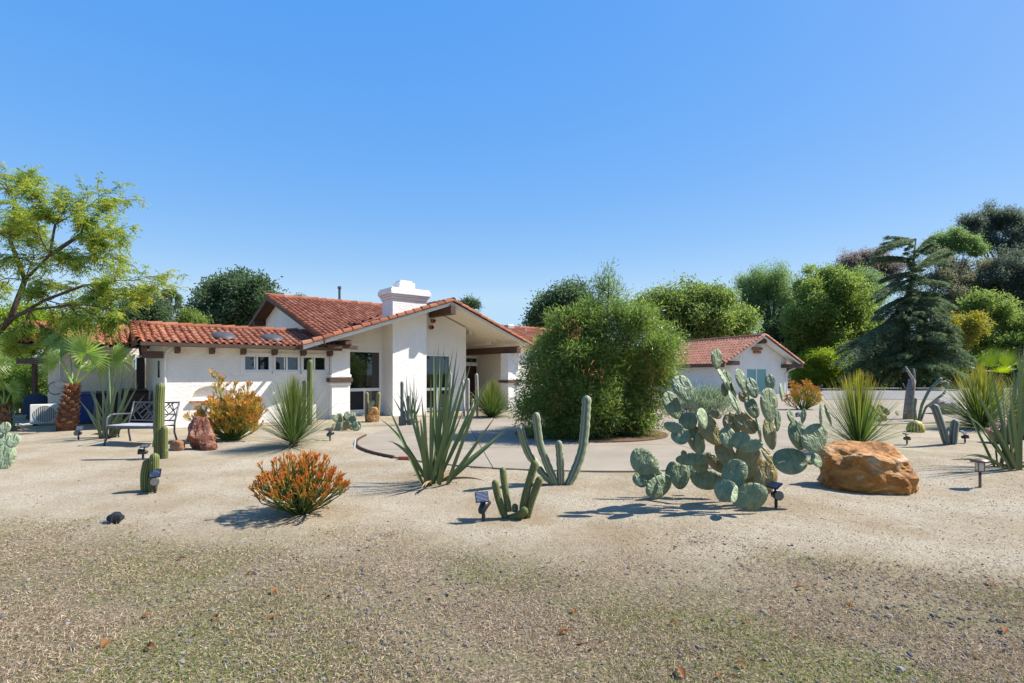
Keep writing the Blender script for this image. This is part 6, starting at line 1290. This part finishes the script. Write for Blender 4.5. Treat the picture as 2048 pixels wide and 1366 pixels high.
def bin_(label, a_, b_, col, hgt, wd=.56, group='wheeled bins by the back wall'):
    g = lw(a_, b_, 0); t = thing('wheelie_bin', label, 'bin', g, group, AL); m_ = plain('bin_plastic', col, .45, .4, var=.08, bs=0); h2 = wd / 2
    v = [(-h2 * .8, -h2 * .85, .05), (h2 * .8, -h2 * .85, .05), (h2 * .8, h2 * .8, .05), (-h2 * .8, h2 * .8, .05), (-h2, -h2 * 1.1, hgt * .9), (h2, -h2 * 1.1, hgt * .9), (h2, h2 * 1.1, hgt * .9), (-h2, h2 * 1.1, hgt * .9)]
    bev(MB().add(v, np.array([(3, 2, 1, 0), (4, 5, 6, 7), (0, 1, 5, 4), (1, 2, 6, 5), (2, 3, 7, 6), (3, 0, 4, 7)])).build('body', m_, t), .02)
    bev(MB().add([(-h2 * 1.05, -h2 * 1.2, hgt * .9 + .003), (h2 * 1.05, -h2 * 1.2, hgt * .9 + .003), (h2 * 1.05, h2 * 1.15, hgt * .9 + .003), (-h2 * 1.05, h2 * 1.15, hgt * .9 + .003), (-h2 * .95, -h2 * 1.05, hgt * .95), (h2 * .95, -h2 * 1.05, hgt * .95), (h2 * .95, h2 * 1.1, hgt), (-h2 * .95, h2 * 1.1, hgt)],
        np.array([(3, 2, 1, 0), (4, 5, 6, 7), (0, 1, 5, 4), (1, 2, 6, 5), (2, 3, 7, 6), (3, 0, 4, 7)])).build('lid', m_, t), .015)
    MB().tube([(-h2 * .8, h2 * 1.2, hgt * .88), (h2 * .8, h2 * 1.2, hgt * .88)], .016, 6).build('handle', m_, t)
    for s_ in (-1, 1):
        v_ = MB().lathe([(0, -.025), (.10, -.025), (.10, .025), (0, .025)], 12); v_.V[-1] = np.stack([v_.V[-1][:, 2] + s_ * h2 * .72, v_.V[-1][:, 1] + h2 * .8, v_.V[-1][:, 0] + .10], -1); v_.build('wheel', M['black'], t)
bin_('bright blue recycling bin behind the palm trunk', -6.55, 3.5, (.012, .045, .22), 1.0)
bin_('dark navy bin between the blue bin and the agave', -5.95, 3.7, (.012, .016, .05), 1.0)
bin_('black brown rubbish bin behind the left agave and bench', -5.25, 3.2, (.025, .018, .016), 1.08, .7)
g = lw(-7.1, 4.36, 1.22); t = thing('electric_meter', 'round grey electric meter with cable loop on the left wall', 'meter', g)
v_ = MB().lathe([(.0, .14), (.10, .14), (.12, .10), (.12, .05), (.15, .05), (.15, 0)], 18); V_ = v_.V[-1]; nrm_ = Vector((hs, -hc, 0)); sx_ = Vector((hc, hs, 0))
v_.V[-1] = np.array([list(g + sx_ * q[0] + nrm_ * q[2] + Vector((0, 0, q[1]))) for q in V_]); v_.build('dial', M['alu'], t, smooth=False)
MB().tube([g + sx_ * (.18 * math.cos(q) - .12) + nrm_ * .03 + Vector((0, 0, -.12 + .2 * math.sin(q))) for q in np.linspace(.8, 5.4, 14).tolist()], .012, 6).build('cable', M['black'], t)
MB().tube([g + nrm_ * .03 + Vector((0, 0, .14)), g + nrm_ * .03 + Vector((0, 0, 1.2))], .02, 6).build('conduit', M['alu'], t)
t = thing('patio_cover', 'dark wooden patio cover end seen beside the hedge', 'patio cover', P(70, 790, 19)); ORG[t.name] = Vector(t.location); t.location.z = 0; ORG[t.name].z = 0
a, b = P(48, 722, 18.6), P(100, 722, 18.4); MB().bar(a, b, .5, .2).build('fascia', M['brown'], t)
MB().bar(a + Vector((.2, .2, 0)), Vector((a.x + .2, a.y + .2, 0)), .12, .12, (0, 1, 0)).build('post', M['brown'], t)
g = gp(708, 896); o = MB().tube([g + Vector((0, 0, -.05)), g + Vector((.02, 0, .19))], .022, 8); tag(o.build('marker_stake', plain('white_plastic', (.75, .75, .74), .4, .4, bs=0)), 'short white plastic marker stake beside the rounded drive end', 'stake')
g = gp(1063, 877); o = MB().tube([g + Vector((0, -.05, -.05)), g + Vector((0, -.05, .36))], .02, 8); tag(o.build('standpipe', plain('white_pipe', (.7, .7, .7), .4, .4, bs=0)), 'thin white irrigation standpipe at the left foot of the round shrub', 'pipe')
g = Vector((*flat(808, 919), .03)); o = MB().box(g.x - .10, g.x + .10, g.y - .07, g.y + .03, -.02, .06); tag(bev(o.build('brick', plain('red_brick', (.30, .085, .06), .85, .2, var=.2, scale=12)), .006).id_data, 'single red brick set against the front edge of the drive', 'brick')
hp = [gp(x, y) + Vector((0, 0, .015)) for x, y in ((28, 848), (45, 850), (62, 848), (78, 849), (95, 847), (112, 846))]
tag(MB().tube(hp, .02, 6).build('garden_hose', plain('white_hose', (.6, .6, .58), .5, .3, bs=0), smooth=True), 'thin white hose lying on the ground before the air conditioner', 'hose')
